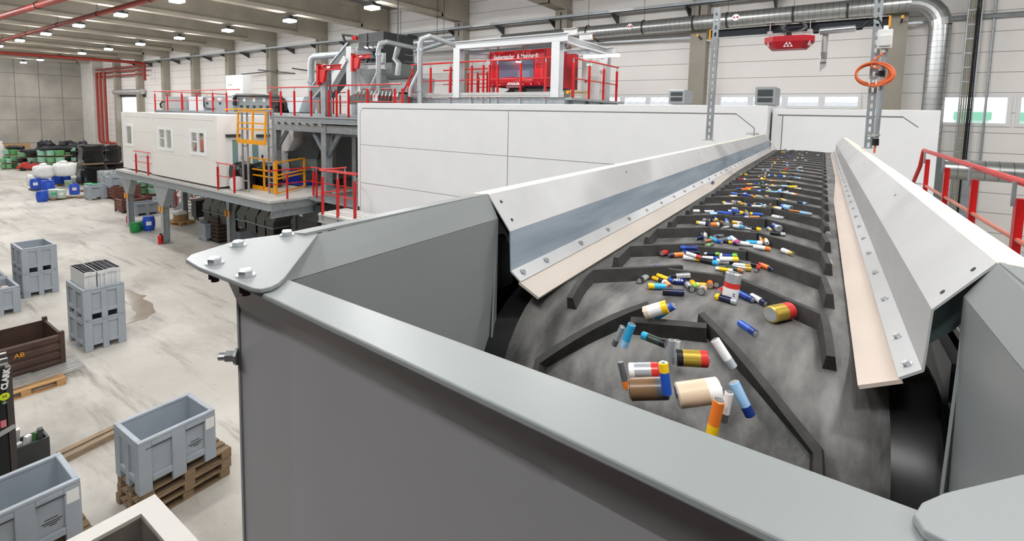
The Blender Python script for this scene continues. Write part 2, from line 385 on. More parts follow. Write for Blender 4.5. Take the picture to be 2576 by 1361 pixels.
# rails with yellow caps under the duct
for n_, (pa, pb) in enumerate((((1490,108),(1775,93)), ((1745,103),(1800,101)), ((2235,62),(2340,55)))):
    a, b = P(*pa, y=W-.4), P(*pb, y=W-.4)
    rr = thing('support_rail', ['long slim strut rail under the duct with yellow end cap','short strut rail on the column under the duct','strut rail beside the duct elbow with yellow end cap'][n_], 'rail', a)
    M().bar(a, b, .06, .06).obj('strut', m_steel, rr)
    M().bar((a.x+.3,W-1.0,a.z+.1), (a.x+.3,W-.3,a.z), .05, .05).obj('arm', m_dgrey, rr)
    M().cbox((a.x+.3,W-1.02,a.z+.1), (.07,.05,.09)).obj('end_cap', m_yel, rr)
# cable ladder on the right
a, b = P(2462,0,y=W-.3), P(2405,330,y=W-.3)
xl = (a.x+b.x)/2+.05
r = thing('cable_ladder', 'vertical cable ladder with black cables on the right wall', 'cable ladder', (xl,W-.3,.3))
k = M(); k.box((xl-.16,W-.35,.3), (xl-.13,W-.28,11)); k.box((xl+.13,W-.35,.3), (xl+.16,W-.28,11)); k.obj('side_rails', m_steel, r)
for i in range(26): M().box((xl-.13,W-.33,.5+i*.4), (xl+.13,W-.3,.54+i*.4)).obj('rung', m_steel, r)
k = M(); [k.tube([(xl+.04+j*.035,W-.37,.3), (xl+.04+j*.035,W-.37,11)], .016, 6) for j in range(3)]; k.obj('cable', m_black, r)
k = M(); [k.tube([(xl-.1+j*.05,W-.3,.3), (xl-.1+j*.05,W-.3,11)], .02, 6) for j in range(4)]; k.obj('cable', mat('cable_beige', (170,165,150), .6), r)
tag(M().tube([(xl+.45,W-.08,0), (xl+.45,W-.08,10.9)], .03, 8).obj('conduit', m_steel, smooth=True), 'thin vertical steel conduit right of the cable ladder', 'conduit')
a = P(2340,50,y=W-.12)
tag(M().tube([(a.x,W-.12,a.z), (8.5,W-.12,a.z)], .07, 8).obj('wall_rail', m_steel, smooth=True), 'horizontal steel rail crossing the cable ladder on the right wall', 'rail')
# red sprinkler pipes on the ceiling and in the corner
def pipe(name, lab, pts, r=.07, rings=()):
    o = thing(name, lab, 'pipe', pts[0]); M().tube(pts, r, 10).obj('pipe', m_redpipe, o, True)
    for q in rings:
        M().tube([Vector(q)+Vector((-.06,0,0)), Vector(q)+Vector((.06,0,0))], r*1.2, 10).bar(Vector(q), (q[0],q[1],10.181), .02, .02).obj('clamp', m_dgrey, o)
    return o
def beamhits(a, b):
    out = []
    for k in range(-2, 11):
        t = (-10.8-S*k-a.x)/(b.x-a.x)
        if -.4 < t < 1.2: out.append(a+(b-a)*t)
    return out
zs = 9.75
a, b = P(0,103,z=zs), P(372,0,z=zs); dn = (b-a)
pipe('sprinkler_pipe', 'long red sprinkler pipe crossing under the beams past the lamps', [a-dn*.5, b+dn*.25], .1, beamhits(a, b))
a, b = P(0,42,z=zs), P(140,0,z=zs); dn = b-a
pipe('sprinkler_pipe', 'short visible red sprinkler pipe in the top left corner', [a-dn*.6, b+dn*.8], .13, beamhits(a, b))
c1 = P(362,158,y=W-.7); c1.z = min(c1.z, 9.98); l1 = P(0,132,z=c1.z); l1 = l1+(l1-c1)*.25
pipe('sprinkler_main', 'dark red sprinkler main running to the wall corner elbow', [l1, Vector((c1.x-.4,c1.y,c1.z)), c1, c1-Vector((0,0,1.6))], .13, [q for q in beamhits(l1, c1) if q.x < c1.x-1])
for i, (py, lab) in enumerate(((168,'upper'), (176,'middle'), (186,'lowest'))):
    a, b = P(365-4*i,py-4+2*i,y=W-.55), P(238+i*4,py+1+4*i*0,y=W-.55)
    pipe('riser_branch', '%s of the three red horizontal pipes in the wall corner' % lab, [a, Vector((b.x,a.y,a.z))], .08)
for i, px in enumerate((243,252,263)):
    a = P(px-1,178,y=W-.7-.12*i)
    pipe('riser_pipe', ['left','middle','right'][i]+' of the three red riser pipes in the wall corner', [Vector((a.x,a.y,9.2)), Vector((a.x,a.y,2.3)), Vector((a.x+.2,a.y,1.95)), Vector((a.x+.9,a.y,1.9)), Vector((a.x+1.0,W-.02,1.85))], .12)
# heaters on the wall
for i, (px, py, qx, qy, lab) in enumerate(((1682,226,1722,261,'smaller dark grilled heater unit left of the concrete column'), (1900,219,1950,264,'larger dark grilled heater unit between the struts'))):
    ya = 10.5; a, b = P(px,py,y=ya), P(qx,qy,y=ya)
    r = thing('heater_unit', lab, 'heater', ((a.x+b.x)/2,ya+.3,b.z))
    M().box((a.x,ya,b.z), (b.x,ya+.6,a.z)).obj('casing', mat('heater_casing', (150,154,156), .4, .2), r, bevel=.02)
    g = M()
    g.box((a.x+.05,ya-.012,b.z+.16), (b.x-.05,ya-.002,a.z-.05)); g.box((a.x+.05,ya-.012,b.z+.05), (b.x-.05,ya-.002,b.z+.13)); g.obj('grille', mat('heater_grille', (52,56,58), .4), r)
    g = M(); [g.box((a.x+.05,ya-.02,b.z+.18+j*.05), (b.x-.05,ya-.013,b.z+.19+j*.05)) for j in range(int((a.z-b.z-.25)/.05))]; g.obj('slat', m_dgrey, r)
    M().box(((a.x+b.x)/2-.15,ya+.15,5.93), ((a.x+b.x)/2+.15,ya+.45,b.z)).obj('stand', m_steel2, r)
# ================================================================ belt conveyor
m_belt = mat('rubber_belt', (60,59,58), .55, 0, rgb2=(122,120,117), scale=14, detail=8, bump=.12, bscale=60, stretch=(1.6,.5,1))
m_cleat = mat('rubber_cleat', (38,37,36), .7, 0, rgb2=(56,54,51), scale=30, detail=4)
m_guard = mat('guard_sheet', (182,182,182), .42, .25, .05, 7)
m_bluez = mat('bare_zinc_strip', (128,142,154), .45, .1, rgb2=(160,172,182), scale=9, detail=6, stretch=(1.2,.25,3))
m_skirt = mat('skirt_rubber', (184,174,164), .6, 0, .04, 5)
m_skirt2 = mat('skirt_rubber_right', (188,174,162), .6, 0, .04, 5)
UC, WB, BW = -.218, -.405, .335
R0, S0, SF = .24, 1.09, 7.45
conv = thing('belt_conveyor', 'long black cleated belt conveyor between pale sheet side guards', 'conveyor', K(UC,4,WB-.5))
def belt_w(s):
    t = min(1, max(0, (s-2.0)/2.4)); return WB+.020*t*t*(3-2*t)
def wrap(u, q, h=0):       # belt coordinate to the conveyor: flat, then around the head drum
    if q >= S0: return K(u, q, min(belt_w(q), 9)+h)
    a = (S0-q)/R0
    if a < 2.9: return K(u, S0-(R0+h)*math.sin(a), WB-R0+(R0+h)*math.cos(a))
    return K(u, S0-(R0+h)*math.sin(2.9)+(a-2.9)*R0, WB-R0+(R0+h)*math.cos(2.9))
b = M(); qs = [S0-R0*2.9*(1-i/16) for i in range(16)]+[S0+(SF-S0)*i/30 for i in range(31)]
def beltfn(h): return lambda i, j: wrap(UC-BW+2*BW*i, qs[round(j*(len(qs)-1))], h)
b.grid(beltfn(0), 7, len(qs)); b.obj('belt', m_belt, conv, True, solid=.008)
# far end nosing and return run
M().sweep(K(UC-BW,SF,WB), K(UC+BW,SF,WB), [(0,0),(0,-.02),(.25,-.3),(.28,-.28),(.03,.0)]).obj('tail_cover', m_cleat, conv)
def barq(m, pts, h, t):    # raised bar following belt points (u,q)
    fine = []
    for (u0,q0),(u1,q1) in zip(pts, pts[1:]):
        n = 6; fine += [(u0+(u1-u0)*i/n, q0+(q1-q0)*i/n) for i in range(n)]
    fine.append(pts[-1]); vs = []; fs = []
    for i, (u, q) in enumerate(fine):
        a = fine[max(0,i-1)]; c = fine[min(len(fine)-1,i+1)]; du, dq = c[0]-a[0], c[1]-a[1]; L = math.hypot(du,dq); nu, nq = -dq/L, du/L
        for sgn, hh, tt in ((-1,0,1.35),(-1,1,.8),(1,1,.8),(1,0,1.35)): vs.append(wrap(u+nu*t/2*tt*sgn, q+nq*t/2*tt*sgn, hh*(h-(belt_w(q)-WB))))
    n = len(fine)
    for i in range(n-1):
        for k in range(4): fs.append((i*4+k, i*4+(k+1)%4, (i+1)*4+(k+1)%4, (i+1)*4+k))
    fs += [(0,1,2,3), tuple(range(4*n-4,4*n))[::-1]]
    m.add(vs, fs)
PITCHC, Q0 = .277, 1.305
NROW = 25
for k in range(-2, 24):
    q = Q0+PITCHC*k
    if q > SF-.05: break
    c = M(); barq(c, [(-.285,q-.005), (-.462,q-.175), (-.448,q-.315)], .032, .016); c.obj('left_cleat', m_cleat, conv)
    c = M(); barq(c, [(-.305,q-.055), (-.165,q-.03)], .032, .016); c.obj('centre_cleat', m_cleat, conv)
    c = M(); barq(c, [(-.182,q), (.024,q-.178), (.036,q-.312)], .032, .016); c.obj('right_cleat', m_cleat, conv)
# drum, shaft, side plates
dr = M(); dr.lathe(K(UC,S0,WB-R0-.004), [(.03,-.41),(R0-.03,-.41),(R0-.012,-.40),(R0-.01,-.36),(R0-.01,.36),(R0-.012,.40),(R0-.03,.41),(.03,.41)], 28, EU); dr.obj('head_drum', mat('drum_rubber', (26,26,28), .3, 0, .1, 6), conv, True)
for sg in (-1, 1):
    u = UC+sg*.44
    M().ext([K(u,1.15,WB-.02),K(u,SF,WB-.02),K(u,SF,WB-.22),K(u,1.15,WB-.22)], EU*.02*sg).obj('side_frame', m_dgrey, conv)
    M().ext([K(u,.99,WB-.12),K(u,1.4,WB-.05),K(u,1.4,WB-.36),K(u,.99,WB-.3)], EU*.03*sg).obj('bearing_plate', mat('bearing_plate', (110,118,118), .4, .2), conv)
    # legs down to the floor
    for s in (1.9, 4.4, 7.0):
        M().bar(K(u,s,WB-.2), Vector((K(u,s,0).x, K(u,s,0).y, 0)), .1, .1).obj('leg', m_grey, conv)
def guard(side):
    sg = -1 if side == 'left' else 1
    X = lambda d: UC+sg*d
    s0, s1 = (.945, 7.4) if side == 'left' else (.90, 7.15)
    g = thing('x', None, None); bpy.data.objects.remove(g)
    ms = m_skirt if side == 'left' else m_skirt2
    ridge, fold, vert, lip, tip = (X(.427),-.184), (X(.366),-.262), (X(.362),-.352), (X(.336),-.372), (X(.289),-.400)
    E0 = lambda p, s: K(p[0], s, p[1])
    def strip(m, a, b, sa, sb, t=.003):
        m.sheet([E0(a,sa), E0(a,sb), E0(b,sb), E0(b,sa)], t)
    up = M()
    joint = 4.0
    strip(up, ridge, fold, s0, joint-.004); strip(up, ridge, fold, joint+.004, s1)
    panel = up.obj('guard_panel', m_guard, conv)
    top = M(); strip(top, ridge, (X(.47),-.186), s0, s1); strip(top, (X(.47),-.186), (X(.472),-.40), s0, s1); top.obj('guard_top_fold', mat('guard_edge_cream', (226,220,204), .5), conv)
    st = M(); strip(st, fold, vert, s0, s1); st.obj('guard_strip', m_bluez if side == 'left' else m_guard, conv)
    fl = M(); strip(fl, vert, lip, s0, s1, .004); cl = fl.obj('clamp_strip', m_guard, conv)
    sk = M(); strip(sk, (lip[0]-sg*-.004,lip[1]-.003), tip, s0+.0, s1, .006); sk.obj('skirt', ms, conv)
    n = 0; s = s0+.03
    mid = ((vert[0]+lip[0])/2, (vert[1]+lip[1])/2)
    nrm = (EU*(-sg)*.6+Vector((0,0,.8))).normalized()
    while s < s1:
        m = M(); m.lathe(E0(mid,s)+nrm*.001, [(.0085,0),(.0085,.002)], 12, nrm); m.lathe(E0(mid,s)+nrm*.003, [(.0055,0),(.0055,.005)], 6, nrm)
        m.obj('bolt', m_bolt, cl); n += 1; s += .115 if n < 2 else .21
    for a, c in ((.25,.03), (.75,.03), (.3,.9), (.3,2.2), (.3,joint+.1), (.7,joint+.1)):
        p = (ridge[0]+(fold[0]-ridge[0])*a, ridge[1]+(fold[1]-ridge[1])*a); nn = (EU*(-sg)*.78+Vector((0,0,.62))).normalized()
        M().lathe(E0(p,s0+c)+nn*.0016, [(.004,0),(.004,.001)], 10, nn).obj('rivet_hole', m_black, panel)
    # brackets behind the near end
    br = M(); br.sheet([K(X(.43),s0+.05,-.2),K(X(.375),s0+.05,-.27),K(X(.372),s0+.05,-.33),K(X(.40),s0+.05,-.30),K(X(.435),s0+.05,-.24)], .004); br.obj('guard_bracket', mat('bracket_teal_grey', (96,112,114), .35, .4), conv)
    M().bar(K(X(.44),s0+.08,-.3), K(X(.44),s0+.08,-.42), .04, .05).obj('guard_post', m_dgrey, conv)
guard('left'); guard('right')
# end plates of the guards near the white enclosure
M().sheet([K(UC-.427,7.4,-.184),K(UC-.366,7.4,-.262),K(UC-.289,7.4,-.40),K(UC-.30,7.75,-.40),K(UC-.44,7.75,-.25)], .003).obj('end_flare', m_guard, conv)
# ================================================================ discharge hopper
m_hop = mat('hopper_paint', (126,130,130), .36, 0, .03, 4, spec=.5)
m_hopd = mat('hopper_front_paint', (132,131,132), .4, 0, .05, 3, spec=.5)
m_hin = mat('hopper_inside_shade', (16,16,17), .8)
hop = thing('discharge_hopper', 'large grey painted sheet-metal hopper under the near end of the belt', 'hopper', K(-.2,.5,-1.6))
nearL = lambda u: .250-.101*u
farL = lambda u: .312-.06*u
WR = -.192
# front flange (strip) with folded edge
fu = [-.62+.1*i for i in range(10)]
f = M(); f.ext([K(u,nearL(u),WR) for u in fu]+[K(u,farL(u),WR) for u in reversed(fu)], (0,0,-.006)); fl = f.obj('front_flange', m_hop, hop, bevel=.0015)
# front panel below
ov = .035
us = [-.612+.117*i for i in range(9)]
prof_ = [(.007,WR-.006),(.033,-.249),(.0346,-.2535),(.035,-.258),(.035,-1.7)]
fp = M()
for (d0,w0),(d1,w1) in zip(prof_, prof_[1:]):
    e0 = .022 if w0 > -.2 else 0
    for i, (ua, ub) in enumerate(zip(us, us[1:])):
        ka = ua+(e0 if i == 0 else 0)
        fp.add([K(ka,nearL(ka)+d0,w0),K(ub,nearL(ub)+d0,w0),K(ub,nearL(ub)+d1,w1),K(ua,nearL(ua)+d1,w1)], [(0,1,2,3)])
import bmesh as _bm
o = fp.obj('front_panel', m_hopd, hop, True)
bb_ = _bm.new(); bb_.from_mesh(o.data); _bm.ops.remove_doubles(bb_, verts=bb_.verts, dist=.0005); bb_.to_mesh(o.data); bb_.free(); o.data.set_sharp_from_angle(angle=math.radians(60))
# side skins outside
sp = M(); f0 = nearL(-.612)+ov
sp.ext([K(-.612,f0,-.26),K(-.6,f0,WR-.006),K(-.65,f0+.05,WR-.01),K(-.65,f0+.05,-1.7),K(-.612,f0,-1.7)], EU*-.003)
sp.ext([K(-.65,f0+.05,WR-.01),K(-.69,.95,WR-.01),K(-.69,.95,-1.7),K(-.65,f0+.05,-1.7)], EU*-.003)
sp.obj('outer_side', m_hopd, hop)
# side walls: ridge, sloping facet, lower wall
for sg, nm in ((-1,'left_wall'), (1,'right_wall')):
    X = lambda d: UC+sg*d
    s0, s1 = (.345, .945) if sg < 0 else (.30, .905)
    wl = M(); t = .004
    s00 = s0+.12 if sg < 0 else s0
    wl.sheet([K(X(.470),s00,-.189), K(X(.470),s1,-.189), K(X(.429),s1,-.184), K(X(.429),s00,-.184)], t)
    wl.sheet([K(X(.429),s00,-.188), K(X(.429),s1,-.184), K(X(.400),s1,-.237), K(X(.400),s0,-.237), K(X(.416),s0,-.207)], t)
    wl.sheet([K(X(.400),s0,-.237), K(X(.400),s1,-.237), K(X(.40),s1,-.95), K(X(.40),s0,-.95)], t)
    wl.sheet([K(X(.402),s1,-.237), K(X(.39),s1-.03,-.5), K(X(.385),s1-.05,-.95), K(X(.402),s1,-.95)], t)
    wl.obj(nm, m_hop, hop)
    if sg > 0:
        M().sheet([K(X(.470),-.2,-.189),K(X(.470),.9,-.189),K(X(.52),.9,-.30),K(X(.52),-.2,-.30)], .004).obj('right_outer_slope', m_hop, hop)
# corner plates with bolts
def plate(pts, w, nm, bolts):
    c = M(); c.ext([K(u,s,w) for u, s in pts], (0,0,-.005)); o = c.obj(nm, m_hop, hop, bevel=.001)
    for u, s in bolts:
        m = M(); p = K(u,s,w); m.lathe(p, [(.0105,0),(.0105,.0018)], 20); m.lathe(p+Vector((0,0,.0018)), [(.008,0),(.008,.0045),(.0065,.0062)], 6)
        m.obj('bolt', m_bolt, o); m = M(); m.lathe(p+Vector((0,0,-.018)), [(.0075,0),(.0075,.007)], 6); m.lathe(p+Vector((0,0,-.022)), [(.0045,0),(.0045,.006)], 10); m.obj('nut', mat('nut_dark', (70,56,58), .5, .3), o)
    return o
h_ = lambda px, py: Kuv(px, py, -.186)
pl = [h_(*p) for p in ((467,652),(480,640),(600,603),(715,588),(793,584),(800,588),(716,698),(700,712),(680,722),(655,727),(635,724),(500,672))]
plate(pl, -.186, 'corner_plate', [h_(618,694),h_(540,663),h_(599,619),h_(722,592)])
pr_ = [(2*UC-u, s-.012) for u, s in pl][::-1]
plate(pr_, -.186, 'corner_plate', [])
wn = M(); p = K(-.618,.345,-.315); wn.lathe(p, [(.011,0),(.011,.003)], 16, EU*-1-ES*.8); wn.lathe(p-(EU+ES*.8)*.002, [(.0075,0),(.0075,.012)], 6, EU*-1-ES*.8); wn.lathe(p-(EU+ES*.8)*.012, [(.005,0),(.005,.008)], 10, EU*-1-ES*.8)
wn.obj('side_bolt', m_bolt, hop)
# inside painted black for the deep shade: bottom, back and sides
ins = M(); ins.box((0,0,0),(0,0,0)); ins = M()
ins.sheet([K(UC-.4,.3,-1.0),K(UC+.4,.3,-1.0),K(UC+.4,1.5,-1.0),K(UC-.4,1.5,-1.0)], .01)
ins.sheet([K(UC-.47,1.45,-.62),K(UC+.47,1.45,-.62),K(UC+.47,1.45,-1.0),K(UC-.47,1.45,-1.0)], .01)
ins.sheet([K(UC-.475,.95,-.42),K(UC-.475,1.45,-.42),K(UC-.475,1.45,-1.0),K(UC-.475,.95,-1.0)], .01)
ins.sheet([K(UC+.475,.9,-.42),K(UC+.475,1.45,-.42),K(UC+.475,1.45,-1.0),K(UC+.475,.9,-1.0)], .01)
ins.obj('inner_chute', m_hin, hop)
# hopper support down to the floor
for u, s in ((-.58,.4),(.15,.4),(-.58,1.0),(.15,1.0)):
    p = K(u,s,-1.0); M().bar(p, (p.x,p.y,0), .08, .08).obj('support_leg', m_grey, hop)

# unseen operator platform, added and widened to block light from the floor
op_ = thing('bounce_blocker_platform', 'dark checker plate operator platform directly behind the hopper front', 'platform', (.7,-1.2,0))
M().box((-.5,-3.2,4.42), (2.6,.24,4.48)).box((-6,-10,4.42), (8.8,-3.2,4.48)).box((-6,-3.2,4.42), (-.5,-.1,4.48)).box((2.6,-3.2,4.42), (8.8,.1,4.48)).obj('deck', mat('blocker_deck_plate', (40,24,24), .6, .1, bump=.2, bscale=40), op_)
for x in (-5.8,-.4,2.2,8.6):
    for y in (-9.8,-3.1,-.2): M().bar((x,y,0), (x,y,4.42), .09, .09).obj('leg', m_grey, op_)
# ================================================================ batteries
BC = dict(blue=(36,82,178), dblue=(24,48,120), navy=(26,32,66), orange=(232,122,44), red=(206,52,48), yellow=(244,196,28), white=(226,226,224), silver=(190,194,198),
          black=(30,30,34), cyan=(52,166,216), green=(120,190,52), gold=(198,168,70), brown=(120,92,66), magenta=(222,46,150), copper=(196,128,78), lblue=(150,190,226), grey=(88,90,94), dgreen=(52,66,58), tan=(206,186,160))
WORD = dict(dblue='deep blue', navy='navy', lblue='pale blue', dgreen='dark green')
def bmat(c): return mat('battery_wrap_'+c, BC[c], .28, .55 if c in ('silver','gold','copper') else .08)
SZ = dict(AA=(.00725,.0502), AAA=(.00525,.0443), C=(.013,.050), D=(.0171,.0612), CR=(.0085,.034), N=(.0125,.046))
BM = {}
def battery_mesh(kind, style):
    key = kind+style
    if key in BM: return BM[key]
    r, L = SZ[kind]; cols = style.split('/'); n = len(cols)
    fr = {3:[.42,.2,.38]}.get(n) if kind == 'D' else None
    fr = fr or {1:[1], 2:[.7,.3], 3:[.2,.55,.25], 4:[.22,.2,.33,.25]}[n]
    parts = []; z = -L/2; Lb = L*.965
    body = M(); 
    for i, (c, f_) in enumerate(zip(cols, fr)):
        z1 = z+Lb*f_; body.mat(i)
        if i == 0: body.lathe((0,0,0), [(r*.82,z),(r,z+r*.12),(r,z1)], 14, (1,0,0), False)
        elif i == n-1: body.lathe((0,0,0), [(r,z),(r,z1-r*.12),(r*.8,z1)], 14, (1,0,0), False)
        else: body.lathe((0,0,0), [(r,z),(r,z1)], 14, (1,0,0), False)
        if n == 1: body.lathe((0,0,0), [(r,z1),(r*.8,z1+.0002)], 14, (1,0,0), False)
        z = z1
    o = body.obj('wrapper', [bmat(c) for c in cols], smooth=True, loc=(0,0,0)); me1 = o.data; bpy.data.objects.remove(o)
    cap = M(); cap.lathe((0,0,0), [(0.0005,-L/2-.0002),(r*.84,-L/2-.0002),(r*.84,-L/2+.0004),(r*.5,0),(r*.82,L*.465),(r*.82,L*.4655),(r*.38,L*.466),(r*.36,L/2),(.0004,L/2)], 12, (1,0,0))
    o = cap.obj('terminal', m_bolt, smooth=True, loc=(0,0,0)); me2 = o.data; bpy.data.objects.remove(o)
    BM[key] = (me1, me2); return BM[key]
placed = []
def put(kind, style, p, d, where='belt'):
    me1, me2 = battery_mesh(kind, style)
    o = bpy.data.objects.new('battery', None); COL.objects.link(o); o.empty_display_size = .02
    o.location = p; o.rotation_mode = 'QUATERNION'; o.rotation_quaternion = Vector((1,0,0)).rotation_difference(Vector(d).normalized())
    a = bpy.data.objects.new('wrapper', me1); b = bpy.data.objects.new('terminal', me2)
    for k in (a, b): COL.objects.link(k); k.parent = o
    placed.append((o, kind, style, where)); return o
def row_of(u, q):          # pocket number counted from the hopper
    du = max(0, abs(u-UC)-.05)
    return int(math.floor((q+du*.75-(Q0-.06))/PITCHC))+2
def flat(kind, style, x1, y1, x2, y2, lvl=0):
    r, L = SZ[kind]; w = WB+r+.0005+lvl*.0125
    u1, s1 = Kuv(x1, y1, w); u2, s2 = Kuv(x2, y2, w)
    for _ in range(4):
        w = belt_w((s1+s2)/2)+r+.0005+lvl*.0125; u1, s1 = Kuv(x1, y1, w); u2, s2 = Kuv(x2, y2, w)
    u, s = (u1+u2)/2, (s1+s2)/2; d = Vector((u2-u1, s2-s1)); d = d.normalized() if d.length > .004 else Vector((1,0))
    if kind == 'D0': pass
    tilt = 0
    if lvl: tilt = .12*(1 if (int(x1)+int(y1)) % 2 else -1)
    return put(kind, style, K(u, s, w), EU*d.x+ES*d.y+Vector((0,0,tilt)))
Z = lambda ox, oy, sc, lst: [flat(k, st, ox+a/sc, oy+b/sc, ox+c/sc, oy+d/sc, *l) for k, st, a, b, c, d, *l in lst]
# nearest full pocket
Z(1580,640,10.47, [
 ('AA','blue',690,370,1195,365,1), ('AAA','brown/silver',620,520,1100,500,.5), ('AA','silver/black',520,560,265,720), ('AAA','red/yellow/navy',545,575,930,700),
 ('AA','silver/black',1610,580,1100,560,1), ('AA','yellow/dblue/dblue',1050,690,1520,730), ('AAA','yellow/blue',900,600,1060,640,.6), ('AA','cyan/yellow',1045,850,520,830),
 ('CR','orange/white',1110,870,950,740), ('AA','navy/black',1450,1010,900,980), ('AA','navy/silver/black',1500,710,1730,980), ('AA','blue/yellow/green',1620,680,1850,920),
 ('AAA','yellow/white',2060,800,1800,790), ('CR','tan/grey',2000,860,1900,1010), ('AA','orange',2160,490,2150,960,.4), ('AA','black/yellow',2330,920,2320,480,.4)])
Z(1780,640,6.1875, [
 ('AA','silver/red',320,500,160,590), ('AA','yellow/navy/silver',135,650,465,745), ('AA','red',490,510,625,570,.2), ('AA','blue/dblue',470,590,720,720), ('AA','white/navy',680,640,930,780),
 ('D','gold/gold/red',985,935,1290,870) , ('AA','blue/dblue',480,1050,790,1260)])
# the upright D cell with the red band
r_, L_ = SZ['D']; uu, ss = Kuv(1840, 740, WB+.012)
put('D', 'white/red/silver', K(uu, ss, WB+L_/2+.003), Vector((.08,.1,1)))
# second pocket
Z(1630,560,6.44, [
 ('AA','red/black',170,545,370,425,.3), ('AA','orange/navy',585,515,320,530), ('AA','dblue/blue',800,430,530,390,1.3), ('AA','navy/dblue',850,500,530,460,.4), ('AA','white/yellow',580,560,860,595),
 ('AAA','white/red',640,510,850,550,1), ('AAA','white/navy/green',910,480,1170,525,.8), ('AA','white/dblue/green',1170,520,1430,550,.6), ('AA','black/cyan',865,605,1140,660), ('AAA','white/blue',900,555,1130,590,.3),
 ('AA','white/yellow',1175,575,1465,610,.8), ('AA','white/black',1130,610,1400,650,.1), ('AA','grey/black',1470,640,1765,690), ('AAA','white/gold',1395,665,1660,715,.6), ('AA','dgreen/copper',1260,715,1560,785),
 ('AA','silver/gold',1420,720,1625,745), ('AAA','white/yellow/white',1110,740,1370,780), ('AA','red/orange/navy',1800,665,2050,770), ('AAA','red/black',1810,700,1740,795),
 # third pocket
 ('AA','yellow/black',960,75,820,230,.6), ('AAA','dblue/navy',890,235,780,260), ('AA','silver/grey',915,170,950,295,.5), ('AAA','copper',980,290,1020,285), ('AAA','green',1005,220,1065,310), ('AA','grey/navy',1190,215,1100,235,.7),
 ('AA','cyan/blue',1070,275,1150,300), ('AA','grey/lblue',1160,280,1310,275,.3), ('AAA','yellow/black/yellow',1150,290,1370,325), ('AA','lblue/white/magenta',1290,225,1530,345,.6), ('AAA','orange',1430,160,1390,240,.6),
 ('AA','white/dblue',1610,345,1400,320), ('AA','cyan/white',1610,305,1850,345,.5), ('AAA','silver/white',1620,355,1740,370), ('AA','copper/navy',1860,330,1810,230,.7), ('AA','yellow/white',1870,210,1970,400,.5), ('AA','white/orange',1715,385,1990,430),
 ('AAA','grey/green',1055,340,960,375), ('AA','white/gold',2145,430,2395,530), ('C','dblue/silver',2000,30,2180,130), ('AA','black/silver',2000,165,2210,190), ('AAA','lblue/yellow',1940,80,2010,135)])
# fourth and fifth pockets
Z(1720,480,7.156, [
 ('AA','silver/grey',260,510,480,550,.4), ('AA','yellow/white/navy',235,570,460,605), ('CR','orange/white',460,605,650,605), ('AAA','red/navy',480,460,420,510,.8), ('AA','navy/grey',480,500,560,545,.5), ('AA','dblue/yellow',530,460,620,560,.9),
 ('AA','brown',650,540,750,610,.5), ('AA','blue/silver',730,490,830,640,.8), ('AAA','copper/orange',620,485,800,500,.4), ('AAA','copper',880,490,800,530,.9), ('AA','yellow/white',850,540,1080,620,.8), ('AAA','silver/grey',760,655,790,650),
 ('AAA','grey/brown',850,620,960,660), ('AA','white/cyan',910,620,1080,670,.3), ('AAA','silver',1080,670,1145,680), ('AA','black/yellow',1150,650,1395,690,.2), ('AA','white/navy',280,365,80,365), ('AAA','white',370,370,540,370), ('CR','lblue',440,420,600,415),
 ('AA','white',820,295,980,355,.6), ('AAA','navy/white',670,350,860,365), ('AA','blue',610,400,760,390,.2), ('AA','blue/navy',760,395,900,405,.2), ('AA','blue/yellow',890,360,1070,390,.7), ('AA','navy/blue',1050,400,1160,445), ('AAA','gold/tan',1060,335,1220,450,.5),
 ('AA','yellow/blue/blue',1200,410,1420,430), ('AAA','navy',870,440,1030,450), ('AA','navy/silver',950,465,1145,480), ('AAA','copper',1240,470,1300,470), ('AA','white/silver',1595,455,1800,495),
 ('AA','dblue/yellow',860,210,670,215), ('AA','orange/white',850,165,940,235,.7), ('AA','blue/yellow',920,185,1040,230,.5), ('AA','yellow/gold',990,210,1160,275,.3), ('AAA','white',760,235,850,238), ('AAA','dblue',1170,250,1250,265), ('AA','black/cyan',1250,250,1430,235,.3),
 ('AA','silver/white',1230,280,1400,285), ('AA','silver/grey',1470,270,1390,300,.2), ('AAA','black/copper',1590,200,1530,300,.3), ('AA','yellow/white/black',1590,295,1860,340), ('C','lblue/blue',1940,320,1760,280), ('AAA','copper',1960,360,2040,370), ('AA','lblue/silver',2110,390,2300,420), ('AA','navy/lblue',2050,200,2220,235),
 ('AAA','orange/white/yellow',780,90,1000,95), ('AA','blue/navy',870,55,1000,60,.4), ('AAA','white/blue',1000,60,1170,50,.6), ('AA','dblue/blue',1060,75,1180,80,.4), ('AA','orange/yellow',1180,75,1350,130), ('AAA','silver/navy',1400,105,1260,85,.6), ('AA','white/silver',1290,80,1430,130,.3), ('AAA','yellow/white',1420,65,1560,135,.3),
 ('AAA','black',1430,150,1580,155), ('AAA','white/grey/yellow',1640,160,1790,150), ('AAA','yellow/silver',1770,150,1860,195)])
